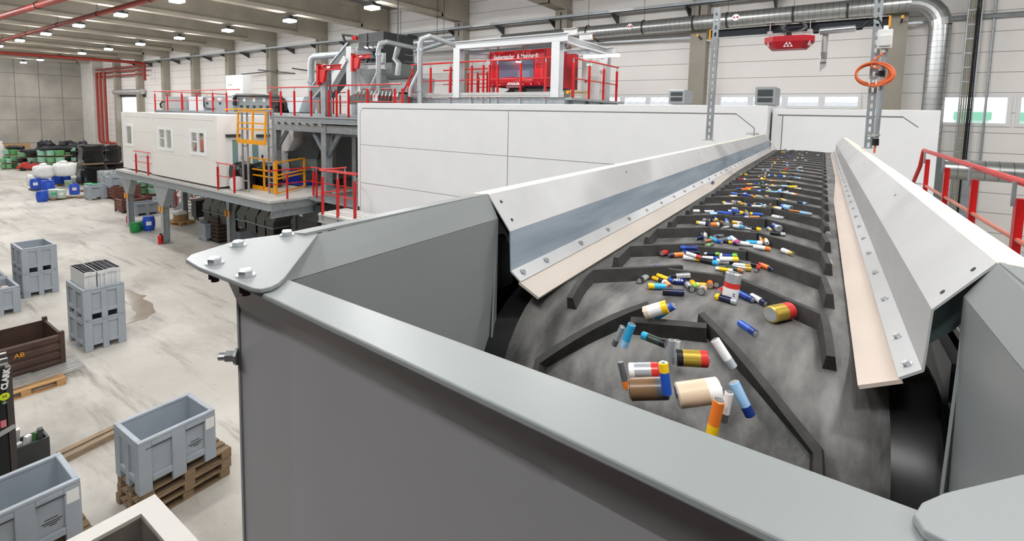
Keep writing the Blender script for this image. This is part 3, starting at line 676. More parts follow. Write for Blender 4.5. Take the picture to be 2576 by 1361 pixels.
# far pockets
Z(1780,370,8.05, [
 ('AA','dblue/navy',600,850,720,850), ('AA','orange/yellow',700,850,860,860,.2), ('AAA','red/orange',760,815,940,830,.4), ('AAA','grey/white/green',910,805,1080,825,.5), ('AA','blue/lblue',950,880,1060,900), ('AA','dblue',1040,870,1180,895,.2), ('AAA','lblue/white',1070,850,1220,910,.4),
 ('AA','yellow/blue/silver',1150,825,1330,890,.4), ('AAA','yellow/gold',1210,890,1300,905), ('AA','cyan/lblue',1270,915,1420,920), ('AA','lblue/blue',1380,905,1530,860,.4), ('AAA','lblue/white',1450,910,1590,925,.2), ('AAA','navy/white',1560,885,1630,905), ('AA','silver/white',1590,930,1770,960), ('AA','white/orange',1680,940,1830,970),
 ('AAA','blue/grey',930,710,1070,740), ('AA','black/cyan',990,740,1165,715,.4), ('AAA','red/yellow/silver',710,750,960,750), ('AAA','white/brown/yellow',1170,760,1345,770), ('AAA','white',1200,795,1420,800), ('AA','lblue/grey',1480,790,1680,800), ('AA','yellow/gold',1680,800,1770,805,.2), ('AAA','tan/white',1770,830,1900,850),
 ('AAA','white/orange/orange',1170,680,1490,690), ('AAA','white/yellow',1520,695,1780,715), ('AA','yellow/navy/white',1010,605,1150,640,.2), ('AAA','yellow/orange',1000,645,1250,650), ('AA','silver/dblue/yellow',1060,575,1220,610,.4), ('AAA','red/white',640,645,765,650), ('AA','yellow',665,555,800,555), ('AAA','orange/tan',1190,515,1150,560,.5),
 ('AA','white/blue/yellow',1230,570,1390,580), ('AA','blue/white',1420,585,1575,595), ('AAA','blue/lblue',1700,620,1770,605), ('AAA','lblue/white',1770,615,1890,630), ('AA','blue/green',1090,490,1150,440,.3), ('AA','yellow/grey/white',1160,445,1280,490,.4), ('AAA','lblue/grey',1160,480,1310,500), ('AAA','grey/tan',1425,480,1520,520,.2), ('AAA','yellow/gold',1520,520,1590,520),
 ('AAA','white/grey',1310,400,1280,430,.2), ('AAA','red/grey',1540,435,1660,440), ('AA','silver/white',1770,460,1860,425,.2), ('AAA','white',1840,410,1900,410), ('AAA','lblue/white',1850,475,1910,480), ('AA','yellow/white',1300,300,1440,370,.3), ('AA','yellow/orange',1310,305,1400,305), ('AAA','white/orange',1250,365,1380,355), ('AA','yellow/dblue',1480,305,1600,295),
 ('AA','lblue/blue',1530,330,1690,300,.3), ('AA','blue/white',1540,360,1660,385), ('AAA','dblue/blue',1490,385,1560,360), ('AA','white/silver',1720,260,1840,285), ('AAA','red/navy',1560,275,1630,265,.2), ('AAA','white',1790,335,1840,325), ('AA','grey/navy',1920,345,1970,330), ('AAA','grey/silver',1380,210,1450,185,.2), ('AA','lblue/white',1450,230,1540,190,.2),
 ('AA','blue',1560,185,1740,180), ('AAA','dblue/blue',1600,225,1720,215), ('AAA','orange/gold',1780,180,1890,180), ('AA','silver/white',1790,240,1860,205,.2), ('AA','white/lblue',1850,235,1970,205), ('AAA','navy/silver',1960,190,1950,255,.2), ('AAA','lblue',1960,268,2030,268), ('AAA','red/grey',1240,225,1340,225), ('AAA','orange/tan',1390,250,1450,245),
 ('AA','yellow/white',1480,103,1570,105), ('AAA','white',1600,80,1660,85), ('AAA','silver/grey',1690,50,1750,45), ('AAA','white/tan',1780,65,1800,100,.2), ('AA','white/blue',1830,155,1890,135), ('AAA','silver/white',1880,155,1950,165), ('AA','dblue/silver',1900,90,1960,110), ('AAA','white',1980,120,2030,115), ('AA','lblue/white',2170,165,2290,160), ('AAA','grey',1540,45,1600,45), ('AAA','white/navy',1700,115,1770,130), ('AAA','lblue/silver',1540,140,1590,140)])
# two that strayed to the belt edge and one on the left skirt
for st, a in (('silver/gold', (2084,652,2090,675)), ('silver', (2080,575,2086,600))):
    flat('AA', st, *a)
u, s = Kuv(1775, 462, -.384); put('AA', 'blue/navy', K(UC-.316, s, -.372), (ES-EU*.25-Vector((0,0,.05))), 'skirt')
# tumbling into the hopper, above the head drum
def fall(kind, st, x1, y1, x2, y2, s, dz=0):
    d = (ray(x1,y1)+ray(x2,y2))/2; t = s/d.dot(ES); p = EYE+d*t
    a = EYE+ray(x1,y1)*(s/ray(x1,y1).dot(ES)); b = EYE+ray(x2,y2)*(s/ray(x2,y2).dot(ES))
    put(kind, st, p, (b-a)+ES*dz*(b-a).length, 'fall')
fall('C','tan/white/yellow',1622,786,1680,772,.97,.2); fall('AA','cyan/blue',1655,795,1690,772,.99)
fall('AA','cyan/lblue',1590,815,1568,875,.86); fall('AAA','silver/grey',1566,822,1544,870,.86)
fall('AA','black/dgreen/cyan',1668,860,1620,848,.88,.3); fall('AAA','silver',1688,870,1684,900,.85); fall('AAA','white/silver',1702,872,1698,900,.86)
fall('C','black/gold/red',1712,895,1772,908,.80,.4); fall('AA','white/silver',1806,866,1838,915,.82)
fall('C','white/silver/red',1598,930,1645,935,.78,.3); fall('AA','blue/yellow',1678,990,1668,910,.74); fall('AAA','grey/orange',1560,905,1578,985,.76)
fall('D','brown/grey',1610,975,1658,980,.75,.3); fall('D','tan/white',1728,985,1790,990,.70,.5); fall('AA','lblue/dblue',1850,970,1885,1040,.74)
fall('AA','orange/yellow',1806,1020,1792,1082,.66); fall('AAA','white/grey',1832,1000,1822,1050,.68)
# printed names on the largest ones
def mark(o, word, size, n, up, flip=1):
    r = SZ[[k for oo, k, *_ in placed if oo == o][0]][0]
    q = o.rotation_quaternion; ax = q @ Vector((1,0,0)); nn = Vector(n); nn = (nn-ax*nn.dot(ax)).normalized()
    rt = ax*flip if up is None else nn.cross(ax)*flip
    u_ = nn.cross(rt)
    t = text('printed_word', word, size, (0,0,0), rt, u_, mat('print_white', (244,244,246), .4) if up != 'blue' else m_printb, None, .0002, bold=.0002)
    t.parent = o; t.rotation_mode = 'QUATERNION'
    t.rotation_quaternion = q.inverted(); t.location = q.inverted() @ (nn*(r+.0004)); return t
m_printb = mat('print_blue', (40,50,140), .4)
tocam = lambda o: (EYE-o.location).normalized()
for o, kind, style, where in list(placed):
    if style == 'white/red/silver': t_ = mark(o, 'jot', .014, tocam(o), 'blue', -1); t_.location += (o.rotation_quaternion.inverted() @ Vector((0,0,-.018)))
    if style == 'yellow/dblue/dblue' : mark(o, 'VARTA', .0085, tocam(o)+Vector((0,0,.6)), None)
    if style in ('yellow/white',) and kind == 'AA' and where == 'belt' and (o.location-EYE).length < 2.4: mark(o, 'VARTA', .008, tocam(o)+Vector((0,0,.6)), None)
# labels: every battery told apart by colours and its place on the belt
placew = []
for o, kind, style, where in placed:
    v = o.location-EYE; u, q = v.dot(EU), v.dot(ES)
    placew.append((where, row_of(u, q) if where == 'belt' else 0, u, o, kind, style))
cnt = {}
for where, rw, u, o, kind, style in sorted(placew, key=lambda t: (t[0], t[1], t[2])):
    key = (where, rw); cnt[key] = cnt.get(key, 0)+1; n = cnt[key]
    cols = []
    for c in style.split('/'):
        c = WORD.get(c, c)
        if c not in cols: cols.append(c)
    cw = ' and '.join(cols[:2]); size = {'AAA':'slim ','C':'thick ','D':'fat ','CR':'stubby '}.get(kind, '')
    nn = ordw[n-1] if n <= 20 else 'number %d' % n
    if where == 'belt': o['label'] = '%s %sbattery, %s from left in %s cleat pocket from hopper' % (cw, size, nn, ordw[max(0, min(rw, 27)) % 20] if rw < 20 else 'twenty-'+ordw[rw-20])
    elif where == 'skirt': o['label'] = 'blue battery lying alone on the left rubber skirt'
    else: o['label'] = '%s %sbattery tumbling off the drum, %s from left of those falling' % (cw, size, nn)
    o['category'] = 'battery'; o['group'] = 'batteries on the belt' if where != 'fall' else 'batteries falling into the hopper'
# ================================================================ sensor frame over the belt
SG = 3.95
gan = thing('sensor_gantry', 'galvanised slotted strut frame standing over the belt guards', 'gantry', K(UC,SG,-.17))
def strut(a, b, parent, face):
    a, b = Vector(a), Vector(b); L = (b-a).length; d = (b-a).normalized(); f_ = Vector(face).normalized(); sd = d.cross(f_).normalized()
    w, h, t = .041, .041, .0025; pitch = .05; n = int(L/pitch); m = M()
    # slotted web facing the viewer, two flanges
    sw, sl = .013, .028
    for e in (-1, 1): m.bar(a+sd*e*w/2-f_*h/2, b+sd*e*w/2-f_*h/2, h, t, up=sd)
    for e in (-1, 1): m.bar(a+sd*e*(w/2+sw/2)/2*1.0, b+sd*e*(w/2+sw/2)/2, t, w/2-sw/2, up=sd)
    z = 0.
    for i in range(n+1):
        z0, z1 = i*pitch-(pitch-sl)/2, i*pitch+(pitch-sl)/2
        m.bar(a+d*max(0,z0), a+d*min(L,z1), t, sw, up=sd)
    for e in (-1, 1): m.bar(a+sd*e*(w/2-.004)-f_*h, b+sd*e*(w/2-.004)-f_*h, t, .008, up=sd)
    o = m.obj('strut', m_steel, parent)
    fp = M(); fp.bar(a+d*.0, a+d*.004, .075, .06, up=f_); fp.lathe(a+sd*.024+d*.004-f_*.0+f_*.02, [(.007,0),(.007,.006)], 6, d); fp.obj('foot_plate', m_steel2, parent)
    return o
def KZ(px, py, s):
    d = ray(px, py); return EYE+d*(s/d.dot(ES))
la, lb = KZ(1782,353,SG), KZ(1804,18,SG); ra, rb = KZ(2184,374,SG), KZ(2217,-60,SG)
strut(la, lb, gan, -ES); strut(ra, rb, gan, -ES)
ca, cb = KZ(1790,88,SG+.03), KZ(2235,55,SG+.03)
M().bar(ca, cb, .03, .055).obj('crossbar', mat('dark_crossbar', (44,48,56), .35, .3), gan)
M().bar(ca+Vector((0,0,.031))-ES*.01, cb+Vector((0,0,.031))-ES*.01, .045, .004).bar(ca-Vector((0,0,.03))-ES*.012, cb-Vector((0,0,.03))-ES*.012, .02, .012).obj('crossbar_lip', m_steel2, gan)
for q in (ca-EU*.006, cb+EU*.006): M().cbox(q, (.012,.05,.07)).obj('end_cap', m_yel, gan)
# steel hopper sensor box, red
c = KZ(1985,104,SG-.05)
det = thing('detector', 'red faceted detector housing hanging from the dark crossbar', 'detector', c)
hx, tz, bz = .148, .028, -.055
m = M()
pts_t = [(-hx,-.02),(-hx*.62,-.085),(hx*.62,-.085),(hx,-.02),(hx,.07),(-hx,.07)]
pts_b = [(-hx*.7,-.01),(-hx*.5,-.06),(hx*.5,-.06),(hx*.7,-.01),(hx*.7,.06),(-hx*.7,.06)]
T = lambda x, y, z: c+EU*x+ES*y+Vector((0,0,z))
vs = [T(x,y,tz) for x,y in pts_t]+[T(x,y,-.008) for x,y in pts_t]+[T(x,y,bz) for x,y in pts_b]
m.add(vs, [(0,1,2,3,4,5),(17,16,15,14,13,12)]+[(i,(i+1)%6,(i+1)%6+6,i+6) for i in range(6)]+[(i+6,(i+1)%6+6,(i+1)%6+12,i+12) for i in range(6)])
m.obj('housing', mat('detector_red', (188,30,44), .35), det, bevel=.003)
for dx, dy, sc, rt in ((0,-.0775,1,EU),(-.118,-.052,.7,EU*.5-ES*.8),(.118,-.052,.7,EU*.5+ES*.8)):
    up = Vector((0,0,1)); nn = rt.normalized().cross(up)
    lg = M(); base = T(dx,dy,-.022)+nn*.004
    R = rt.normalized(); s_ = .019*sc
    for ax, ay in ((0,1.0),(-.55,0),(.55,0),(-1.05,-1.0),(0,-1.0),(1.05,-1.0)):
        if ay == 0: q = base+R*ax*s_+up*ay*s_
        q = base+R*ax*s_+up*ay*s_*.85
        lg.ext([q+R*-.45*s_-up*.4*s_, q+R*.45*s_-up*.4*s_, q+up*.45*s_], nn*.001)
    lg.obj('emblem', m_whitep, det)
for dx in (-.118,.118): M().bar(T(dx,-.0,tz), T(dx,-.0,tz+.1), .055, .004, up=EU).bar(T(dx,-.03,tz+.1), T(dx,.04,tz+.1), .055, .004).cbox(T(dx,-.01,tz+.03), (.03,.02,.025)).obj('bracket', m_steel2, det)
M().cbox(T(0,-.05,tz+.012), (.03,.03,.03)).obj('plug', m_black, det)
# loose cable loop on top
cl = thing('cable_loop', 'grey cable wound in a loop above the red detector', 'cable', KZ(1995,70,SG-.06))
for j in range(3):
    cc = KZ(1995+j*3,68,SG-.07-.004*j)
    M().tube([cc+EU*.068*math.cos(a)+Vector((0,0,.036*math.sin(a)))+ES*.03*math.sin(a) for a in [i*2*math.pi/28 for i in range(29)]], .0035, 6, False).obj('cable_turn', mat('cable_grey', (70,72,72), .5), cl, True)
M().tube([KZ(1962,62,SG-.06), KZ(1975,88,SG-.06), KZ(1985,98,SG-.05)], .0035, 6).obj('cable_tail', mat('cable_grey', (70,72,72), .5), cl, True)
# bright cylinder + bent nozzle pipe
sb = thing('sensor_tube', 'bright steel tube clamped along the crossbar with black cable ends', 'tube', KZ(2110,75,SG-.02))
M().tube([KZ(2062,79,SG-.03), KZ(2152,71,SG-.03)], .022, 16).obj('body', m_bolt, sb, True)
M().tube([KZ(2046,80,SG-.03), KZ(2060,79,SG-.03)], .014, 10).tube([KZ(2154,71,SG-.03), KZ(2170,69,SG-.03)], .014, 10).obj('gland', m_black, sb, True)
M().tube([KZ(2170,69,SG-.03), KZ(2182,56,SG-.04), KZ(2198,45,SG-.05), KZ(2212,50,SG-.05), KZ(2222,68,SG-.05), KZ(2224,82,SG-.04)], .005, 8).obj('cable', m_black, sb, True)
nz_ = thing('drop_pipe', 'short vertical steel pipe with slanted open end below the crossbar', 'pipe', KZ(2076,85,SG+.0))
a, b = KZ(2077,80,SG-.005), KZ(2070,168,SG-.005)
M().tube([a, b-Vector((0,0,-.03))], .018, 14).obj('pipe', m_steel2, nz_, True)
p0 = KZ(2071,140,SG-.005); M().lathe(p0, [(.022,-.02),(.022,.02)], 14).obj('clamp_ring', m_bolt, nz_, True)
M().ext([b+EU*-.018+Vector((0,0,.03)), b+EU*.018+Vector((0,0,.03)), b+EU*.018+Vector((0,0,.005)), b+EU*-.018+Vector((0,0,-.032))], ES*.02).obj('slanted_tip', m_steel2, nz_)
# white junction box, conduit, orange cable coil
jb = thing('junction_box', 'small white socket box on the right strut', 'box', KZ(2227,98,SG-.07))
cj = KZ(2226,99,SG-.05)
M().cbox(cj, (.075,.055,.115)).obj('housing', m_whitep, jb, bevel=.004)
M().cbox(cj-ES*.034-Vector((0,0,.01)), (.062,.012,.07)).obj('lid', mat('box_lid', (222,222,218), .4), jb, bevel=.006)
M().lathe(cj+Vector((0,0,.0575)), [(.014,0),(.014,.02),(.01,.026)], 12).obj('gland', m_whitep, jb, True)
M().lathe(cj-Vector((0,0,.08)), [(.009,0),(.012,.02)], 12).obj('gland', m_whitep, jb, True)
cdn = thing('conduit', 'thin steel conduit behind the right strut with black end sleeve', 'conduit', KZ(2205,370,SG+.0))
M().tube([KZ(2203,352,SG-.02), KZ(2228,120,SG-.02)], .015, 10).obj('pipe', m_steel, cdn, True)
M().tube([KZ(2202,366,SG-.02), KZ(2203,349,SG-.02)], .019, 10).tube([KZ(2217,192,SG-.025), KZ(2218,178,SG-.025)], .019, 10).obj('sleeve', m_black, cdn, True)
M().lathe(KZ(2204,340,SG-.02), [(.022,-.008),(.022,.008)], 10).bar(KZ(2184,343,SG+.01), KZ(2206,341,SG-.02), .015, .01).obj('clip', m_steel2, cdn)
M().tube([KZ(2202,366,SG-.02), KZ(2199,385,SG-.02)], .006, 8).obj('cable_end', m_orange, cdn, True)
oc = thing('cable_coil', 'coil of orange cable tied around the right strut', 'cable', KZ(2198,190,SG-.06))
for j in range(5):
    cc = KZ(2198+(j-2)*1.5,187+(j%3-1)*2,SG-.055-.006*(j%2)); rr = .093+.004*(j-2)
    M().tube([cc+EU*rr*math.cos(a)+Vector((0,0,rr*.72*math.sin(a)))-ES*.012*math.sin(2*a+j) for a in [i*2*math.pi/32 for i in range(33)]], .0058, 8, False).obj('cable_turn', m_orange, oc, True)
M().tube([cj-Vector((0,0,.08)), KZ(2216,138,SG-.06), KZ(2200,150,SG-.06), KZ(2190,168,SG-.06), KZ(2204,172,SG-.065), KZ(2214,168,SG-.06)], .006, 8).obj('lead', m_orange, oc, True)
for px in (2187,2204): M().cbox(KZ(px,206,SG-.058), (.008,.03,.03)).obj('cable_tie', m_whitep, oc)
# ================================================================ white panelled enclosures
m_joint = mat('panel_joint', (120,120,118), .7)
def encl(name, lab, x0, x1, y, y1, z1, seams, rows, cham=(1,1), inner=.14):
    r = thing(name, lab, 'enclosure', ((x0+x1)/2, y, 0))
    M().box((x0,y,0), (x1,y1,z1)).obj('shell', m_white, r, bevel=.01)
    t = .012; yy = y-.0015
    zi = z1-inner; xa, xb = x0+inner*.8, x1-inner*1.3
    def ln(a, b, w=t): 
        j = M(); j.bar((a[0],yy,a[1]), (b[0],yy,b[1]), .004, w, up=(0,-1,0) if False else (0,0,1) if abs(a[1]-b[1]) < abs(a[0]-b[0]) else (1,0,0)); j.obj('panel_joint', m_joint, r)
    ln((xa+(.1 if cham[0] else 0),zi), (xb-(.28 if cham[1] else 0),zi), .02)
    if cham[0]: ln((xa,zi-.14), (xa+.1,zi)); ln((xa,.05), (xa,zi-.14))
    if cham[1] == 2: ln((xb-.28,zi), (xb-.1,zi-.14))
    elif cham[1]: ln((xb-.28,zi), (xb,zi-.22)); ln((xb,.05), (xb,zi-.22))
    for sx in seams: ln((sx,.05), (sx,zi))
    for z in rows: ln((xa,z), (xb,z), .01)
    return r
YF = 8.77
xa, xb = P(899,300,y=YF).x, P(1931,300,y=YF).x
s1 = P(1279.5,272,y=YF).x
enc = encl('machine_enclosure', 'long white panelled enclosure wall behind the left belt guard', xa, xb, YF, 11.2, 5.935, [s1], [4.82,3.79,2.76,1.73])
M().box((xa+.02,YF-.015,2.95), (xa+.07,YF,3.12)).obj('handle', m_black, enc)
text('printed_mark', 'STADLER', .045, (xb-.2,YF-.003,5.48), (1,0,0), (0,0,1), m_joint, enc, .001)
xc, xd = P(1937,300,y=YF+.25).x, P(2366,300,y=YF+.25).x
s2 = P(1969,300,y=YF+.25).x
enc2 = encl('machine_enclosure', 'shorter white panelled enclosure at the far end of the belt', xb+.03, xd, YF+.25, 12.5, 5.89, [s2], [4.86,3.85,2.8,1.7], (0,2), .1)
# ================================================================ railings
def rail(lab, pts, posts, h=1.02, name='guard_rail', midh=.52, endcap=True, r=.022, pw=.065, group=None, gap=.14, m=None, kick=False):
    """pts: floor points of the rail line; posts: list of floor points"""
    m = m or m_red; pts = [Vector(p) for p in pts]
    o = thing(name, lab, 'railing', pts[0], group)
    up = Vector((0,0,1)); d = (pts[-1]-pts[0]).normalized()
    for p in posts:
        p = Vector(p)
        M().bar(p-up*.08, p+up*(h-gap), pw, pw*.55, up=d).obj('post', m, o)
        M().bar(p+up*(h-gap), p+up*h, .022, .022, up=d).obj('rail_stub', m_steel, o)
        M().bar(p-up*.17, p-up*.02, pw*1.35, pw*.9, up=d).obj('base_clamp', m_steel, o)
    M().tube([p+up*h for p in pts], r, 8).obj('top_rail', m, o, True)
    M().tube([p+up*midh for p in pts], r*.72, 8).obj('mid_rail', m, o, True)
    if kick:
        k = M(); [k.bar(a+up*.06, b+up*.06, .02, .12) for a, b in zip(pts, pts[1:])]; k.obj('toe_board', m_steel, o)
    return o
def lerp(a, b, n): return [Vector(a).lerp(Vector(b), i/(n-1)) for i in range(n)]
# near right walkway rail, parallel to the belt
def RR(px, py, u):
    d = ray(px, py); return EYE+d*(u/d.dot(EU))
u_r = 1.05
A0, A1 = RR(2324,378,u_r), RR(2700,500,u_r)
B0, B1 = RR(2326,466,u_r), RR(2700,688,u_r)
rr = thing('guard_rail', 'red walkway railing at the right edge beside the belt guard', 'railing', (A0.x,A0.y,A0.z-1.1))
M().tube([RR(2303,468,u_r)+ES*.25, RR(2318,420,u_r)+ES*.1, A0, A1], .0225, 10).obj('top_rail', m_red, rr, True)
M().tube([B0, B1], .015, 10).obj('mid_rail', mat('mid_rail_pale_red', (214,120,100), .35), rr, True)
for px, pt in ((2334,401),(2383,422),(2452,452),(2566,500)):
    q = RR(px,pt,u_r+.0); d = (q-A0).dot(ES)
    zt = A0.lerp(A1, (q-A0).dot(ES)/(A1-A0).dot(ES)).z
    M().box((q.x-.02,q.y-.035,A0.z-1.25), (q.x+.02,q.y+.035,q.z)).obj('post', m_red, rr)
    M().bar((q.x-.03,q.y,q.z-.05), (q.x-.03,q.y,zt), .02, .02).obj('rail_stub', m_steel, rr)
wk = thing('walkway', 'grey steel walkway deck along the right side of the belt', 'walkway', (A0.x+.4,A0.y-2,0))
p0, p1 = Vector((A0.x,A0.y,A0.z-1.12)), Vector((A1.x,A1.y,A0.z-1.12))
M().bar(p0+EU*.45, p1+EU*.45+ES*-1, 1.1, .06).obj('deck', m_steel, wk)
for t in (.05,.5,.95):
    q = p0.lerp(p1, t)+EU*.5; M().box((q.x-.06,q.y-.06,0), (q.x+.06,q.y+.06,q.z-.03)).obj('leg', m_steel, wk)
# horizontal duct behind the rail
ya = 10.6; a, b = P(2372,424,y=ya), P(2600,428,y=ya)
o = thing('ventilation_duct', 'horizontal galvanised duct behind the red walkway railing', 'duct', (b.x,ya,b.z))
M().tube([(a.x,ya,a.z), (5.0,ya,a.z)], .16, 18).obj('pipe', m_duct, o, True)
M().box((a.x-.25,ya-.2,a.z-.75), (a.x+.0,ya+.2,a.z+.2)).obj('end_box', m_ggrey, o)
for x in (a.x+.3, 4.0): M().box((x-.05,ya-.05,0), (x+.05,ya+.05,a.z-.14)).obj('stand', m_steel, o)
# ================================================================ sorting cabin on the platform
XL, XM, XR = P(300,350,y=YF).x, P(378,350,y=YF).x, P(547,350,y=YF).x
ZC0, ZC1 = 2.86, 5.46
cab = thing('sorting_cabin', 'white two-module sorting cabin standing on the steel platform', 'cabin', ((XL+XR)/2,YF,ZC0))
def cabwall(x0, x1, y0, y1, wins, nm):
    w = M(); xs = x0
    for a, b, z0, z1 in wins:
        w.box((xs,y0,ZC0), (a,y0+.08,ZC1)); w.box((a,y0,ZC0), (b,y0+.08,z0)); w.box((a,y0,z1), (b,y0+.08,ZC1)); xs = b
    w.box((xs,y0,ZC0), (x1,y0+.08,ZC1)); w.box((x0,y1-.08,ZC0), (x1,y1,ZC1))
    e = .08
    w.box((x0,y0+e,ZC1-.06), (x1,y1-e,ZC1)); w.box((x0,y0+e,ZC0), (x1,y1-e,ZC0+.08)); w.box((x0,y0+e,ZC0+.08), (x0+.08,y1-e,ZC1-.06)); w.box((x1-.08,y0+e,ZC0+.08), (x1,y1-e,ZC1-.06))
    return w.obj(nm, m_cabw, cab)
def pxr(x0, y0, x1, y1, y=YF):
    a, b = P(x0,y0,y=y), P(x1,y1,y=y); return (a.x, b.x, b.z, a.z)
w1 = pxr(308,313,327,366); w2 = pxr(398,321,435,378); w3 = pxr(479,328,518,390)
m_cabw = mat('cabin_panel', (236,233,228), .55, 0, .01, 2)
cabwall(XL, XM-.02, YF+.12, YF+2.9, [w1], 'left_module'); cabwall(XM+.02, XR, YF, YF+2.9, [w2,w3], 'right_module')
m_cl = mat('cabin_line', (190,190,188), .6)
for x0, x1, yy in ((XL,XM,YF+.12),(XM,XR,YF)):
    k = M(); k.bar((x0+.5,yy-.001,ZC1-.2), (x1-.25,yy-.001,ZC1-.2), .003, .018).bar((x0+.2,yy-.001,ZC1-.32), (x0+.5,yy-.001,ZC1-.2), .003, .018); k.bar((x0+.1,yy-.001,ZC0+1.75), (x1-.1,yy-.001,ZC0+1.75), .003, .008).bar((x0+.1,yy-.001,ZC0+.95), (x1-.1,yy-.001,ZC0+.95), .003, .008)
    k.obj('panel_seam', m_cl, cab)
def cwin(o, y, sash, lab=None):
    x0, x1, z0, z1 = o; t = .07; f = M()
    f.box((x0-.06,y-.03,z0-.06), (x1+.06,y-.001,z0+t)).box((x0-.06,y-.03,z1-t), (x1+.06,y-.001,z1+.06)).box((x0-.06,y-.03,z0+t), (x0+t,y-.001,z1-t)).box((x1-t,y-.03,z0+t), (x1+.06,y-.001,z1-t)); f.box((x0+.002,y,z0+.002), (x0+t,y+.079,z1-.002)).box((x1-t,y,z0+.002), (x1-.002,y+.079,z1-.002)).box((x0+t,y,z0+.002), (x1-t,y+.079,z0+t)).box((x0+t,y,z1-t), (x1-t,y+.079,z1-.002))
    if sash:
        xm = (x0+x1)/2; f.box((xm-.06,y-.02,z0+t), (xm+.06,y+.06,z1-t)); f.box((x0+t,y-.01,z0+(z1-z0)*.5), (xm-.06,y+.05,z0+(z1-z0)*.5+.04))
    fr = f.obj('window', mat('window_white', (246,246,246), .35), cab)
    M().box((x0+t,y+.03,z0+t), (x1-t,y+.036,z1-t)).obj('pane', mat('cabin_glass', (104,116,114), .06, alpha=.5), fr)
cwin(w1, YF+.12, 0); cwin(w2, YF, 1); cwin(w3, YF, 1)
# glowing panels added to brighten the interior, and door
M().box((XM+1,YF+.8,ZC1-.12), (XR-1,YF+1.6,ZC1-.08)).obj('cabin_fill_panel', mat('cabin_fill_glow', (255,252,246), .3, emit=5), cab)
M().box((XL+.6,YF+.9,ZC1-.12), (XM-.6,YF+1.5,ZC1-.08)).obj('cabin_fill_panel', mat('cabin_fill_glow', (255,252,246), .3, emit=5), cab)
def endpx(px0, py0, px1, py1): 
    a, b = P(px0,py0,x=XR), P(px1,py1,x=XR); return a.y, b.y, b.z, a.z
for (a, b, c_, d) in (endpx(583,352,599,440), endpx(633,358,650,440)):
    dr = M().box((XR,a-.25,ZC0+.02), (XR+.03,b+.25,d+.15)).obj('door', m_whitep, cab)
    M().box((XR+.03,a,ZC0+.35), (XR+.04,b,d)).obj('pane', mat('door_glass', (120,150,150), .08), dr)
    M().box((XR+.03,b+.12,ZC0+.95), (XR+.09,b+.16,ZC0+1.1)).obj('handle', m_black, dr)
for px in (584,660):
    q = P(px,341,x=XR); M().box((XR,q.y-.25,q.z-.05), (XR+.12,q.y+.25,q.z+.05)).obj('door_lamp', m_dgrey, cab)
# person inside seen through the window
def person():
    base = P(505,388,y=YF+.9); bx, by = base.x, base.y
    r = thing('person', 'person in an orange safety jacket inside the cabin, seen from behind', 'person', (bx,by,ZC0+.08))
    z = ZC0+.08
    def skin(nm, vs, es, rad, m, par):
        me = bpy.data.meshes.new(nm); o0 = wloc(par); me.from_pydata([tuple(Vector(v)-o0) for v in vs], es, []); me.materials.append(m)
        o = bpy.data.objects.new(nm, me); COL.objects.link(o); o.parent = par
        s = o.modifiers.new('skin', 'SKIN'); s.use_smooth_shade = True
        for i, rr in enumerate(rad): me.skin_vertices[0].data[i].radius = (rr[0], rr[1]) if isinstance(rr, tuple) else (rr, rr)
        me.skin_vertices[0].data[0].use_root = True
        b = o.modifiers.new('sub', 'SUBSURF'); b.levels = 1; b.render_levels = 2; return o
    V = lambda x, y, h: (bx+x, by+y, z+h)
    body = skin('body', [V(0,0,.95),V(0,0,1.2),V(0,0,1.42),V(0,-.01,1.52),V(0,-.03,1.66),V(.1,0,.9),V(.11,-.01,.5),V(.11,0,.07),V(.11,-.14,.03),V(-.1,0,.9),V(-.11,-.01,.5),V(-.11,0,.07),V(-.11,-.14,.03),V(.2,0,1.4),V(.27,-.02,1.12),V(.22,-.2,.98),V(.2,-.28,.97),V(-.2,0,1.4),V(-.27,-.02,1.12),V(-.22,-.2,.98),V(-.2,-.28,.97)],
         [(0,1),(1,2),(2,3),(3,4),(0,5),(5,6),(6,7),(7,8),(0,9),(9,10),(10,11),(11,12),(2,13),(13,14),(14,15),(15,16),(2,17),(17,18),(18,19),(19,20)],
         [(.15,.1),(.15,.1),(.16,.1),.055,.095,.09,.06,.04,.04,.09,.06,.04,.04,.06,.045,.035,.04,.06,.045,.035,.04], mat('skin_tone', (206,160,134), .6), r)
    j = skin('safety_jacket', [V(0,0,.88),V(0,0,1.2),V(0,0,1.42),V(0,0,1.5),V(.21,0,1.4),V(.28,-.02,1.12),V(.23,-.18,1.0),V(-.21,0,1.4),V(-.28,-.02,1.12),V(-.23,-.18,1.0)], [(0,1),(1,2),(2,3),(2,4),(4,5),(5,6),(2,7),(7,8),(8,9)],
         [(.19,.13),(.19,.13),(.2,.13),.08,.085,.065,.055,.085,.065,.055], mat('hi_vis_orange', (255,104,60), .7), r)
    M().box(V(-.19,-.135,1.02), V(.19,.135,1.06)).obj('reflective_band', m_steel2, r)
    skin('trousers', [V(0,0,.93),V(.1,0,.88),V(.11,-.01,.5),V(.11,0,.1),V(-.1,0,.88),V(-.11,-.01,.5),V(-.11,0,.1)], [(0,1),(1,2),(2,3),(0,4),(4,5),(5,6)], [(.15,.11),.1,.075,.06,.1,.075,.06], mat('work_trousers', (44,48,58), .8), r)
    M().lathe(V(0,-.02,1.68), [(.001,.12),(.06,.11),(.1,.06),(.105,0),(.09,-.05)], 14).obj('hair', mat('dark_hair', (46,36,30), .7), r, True)
person()
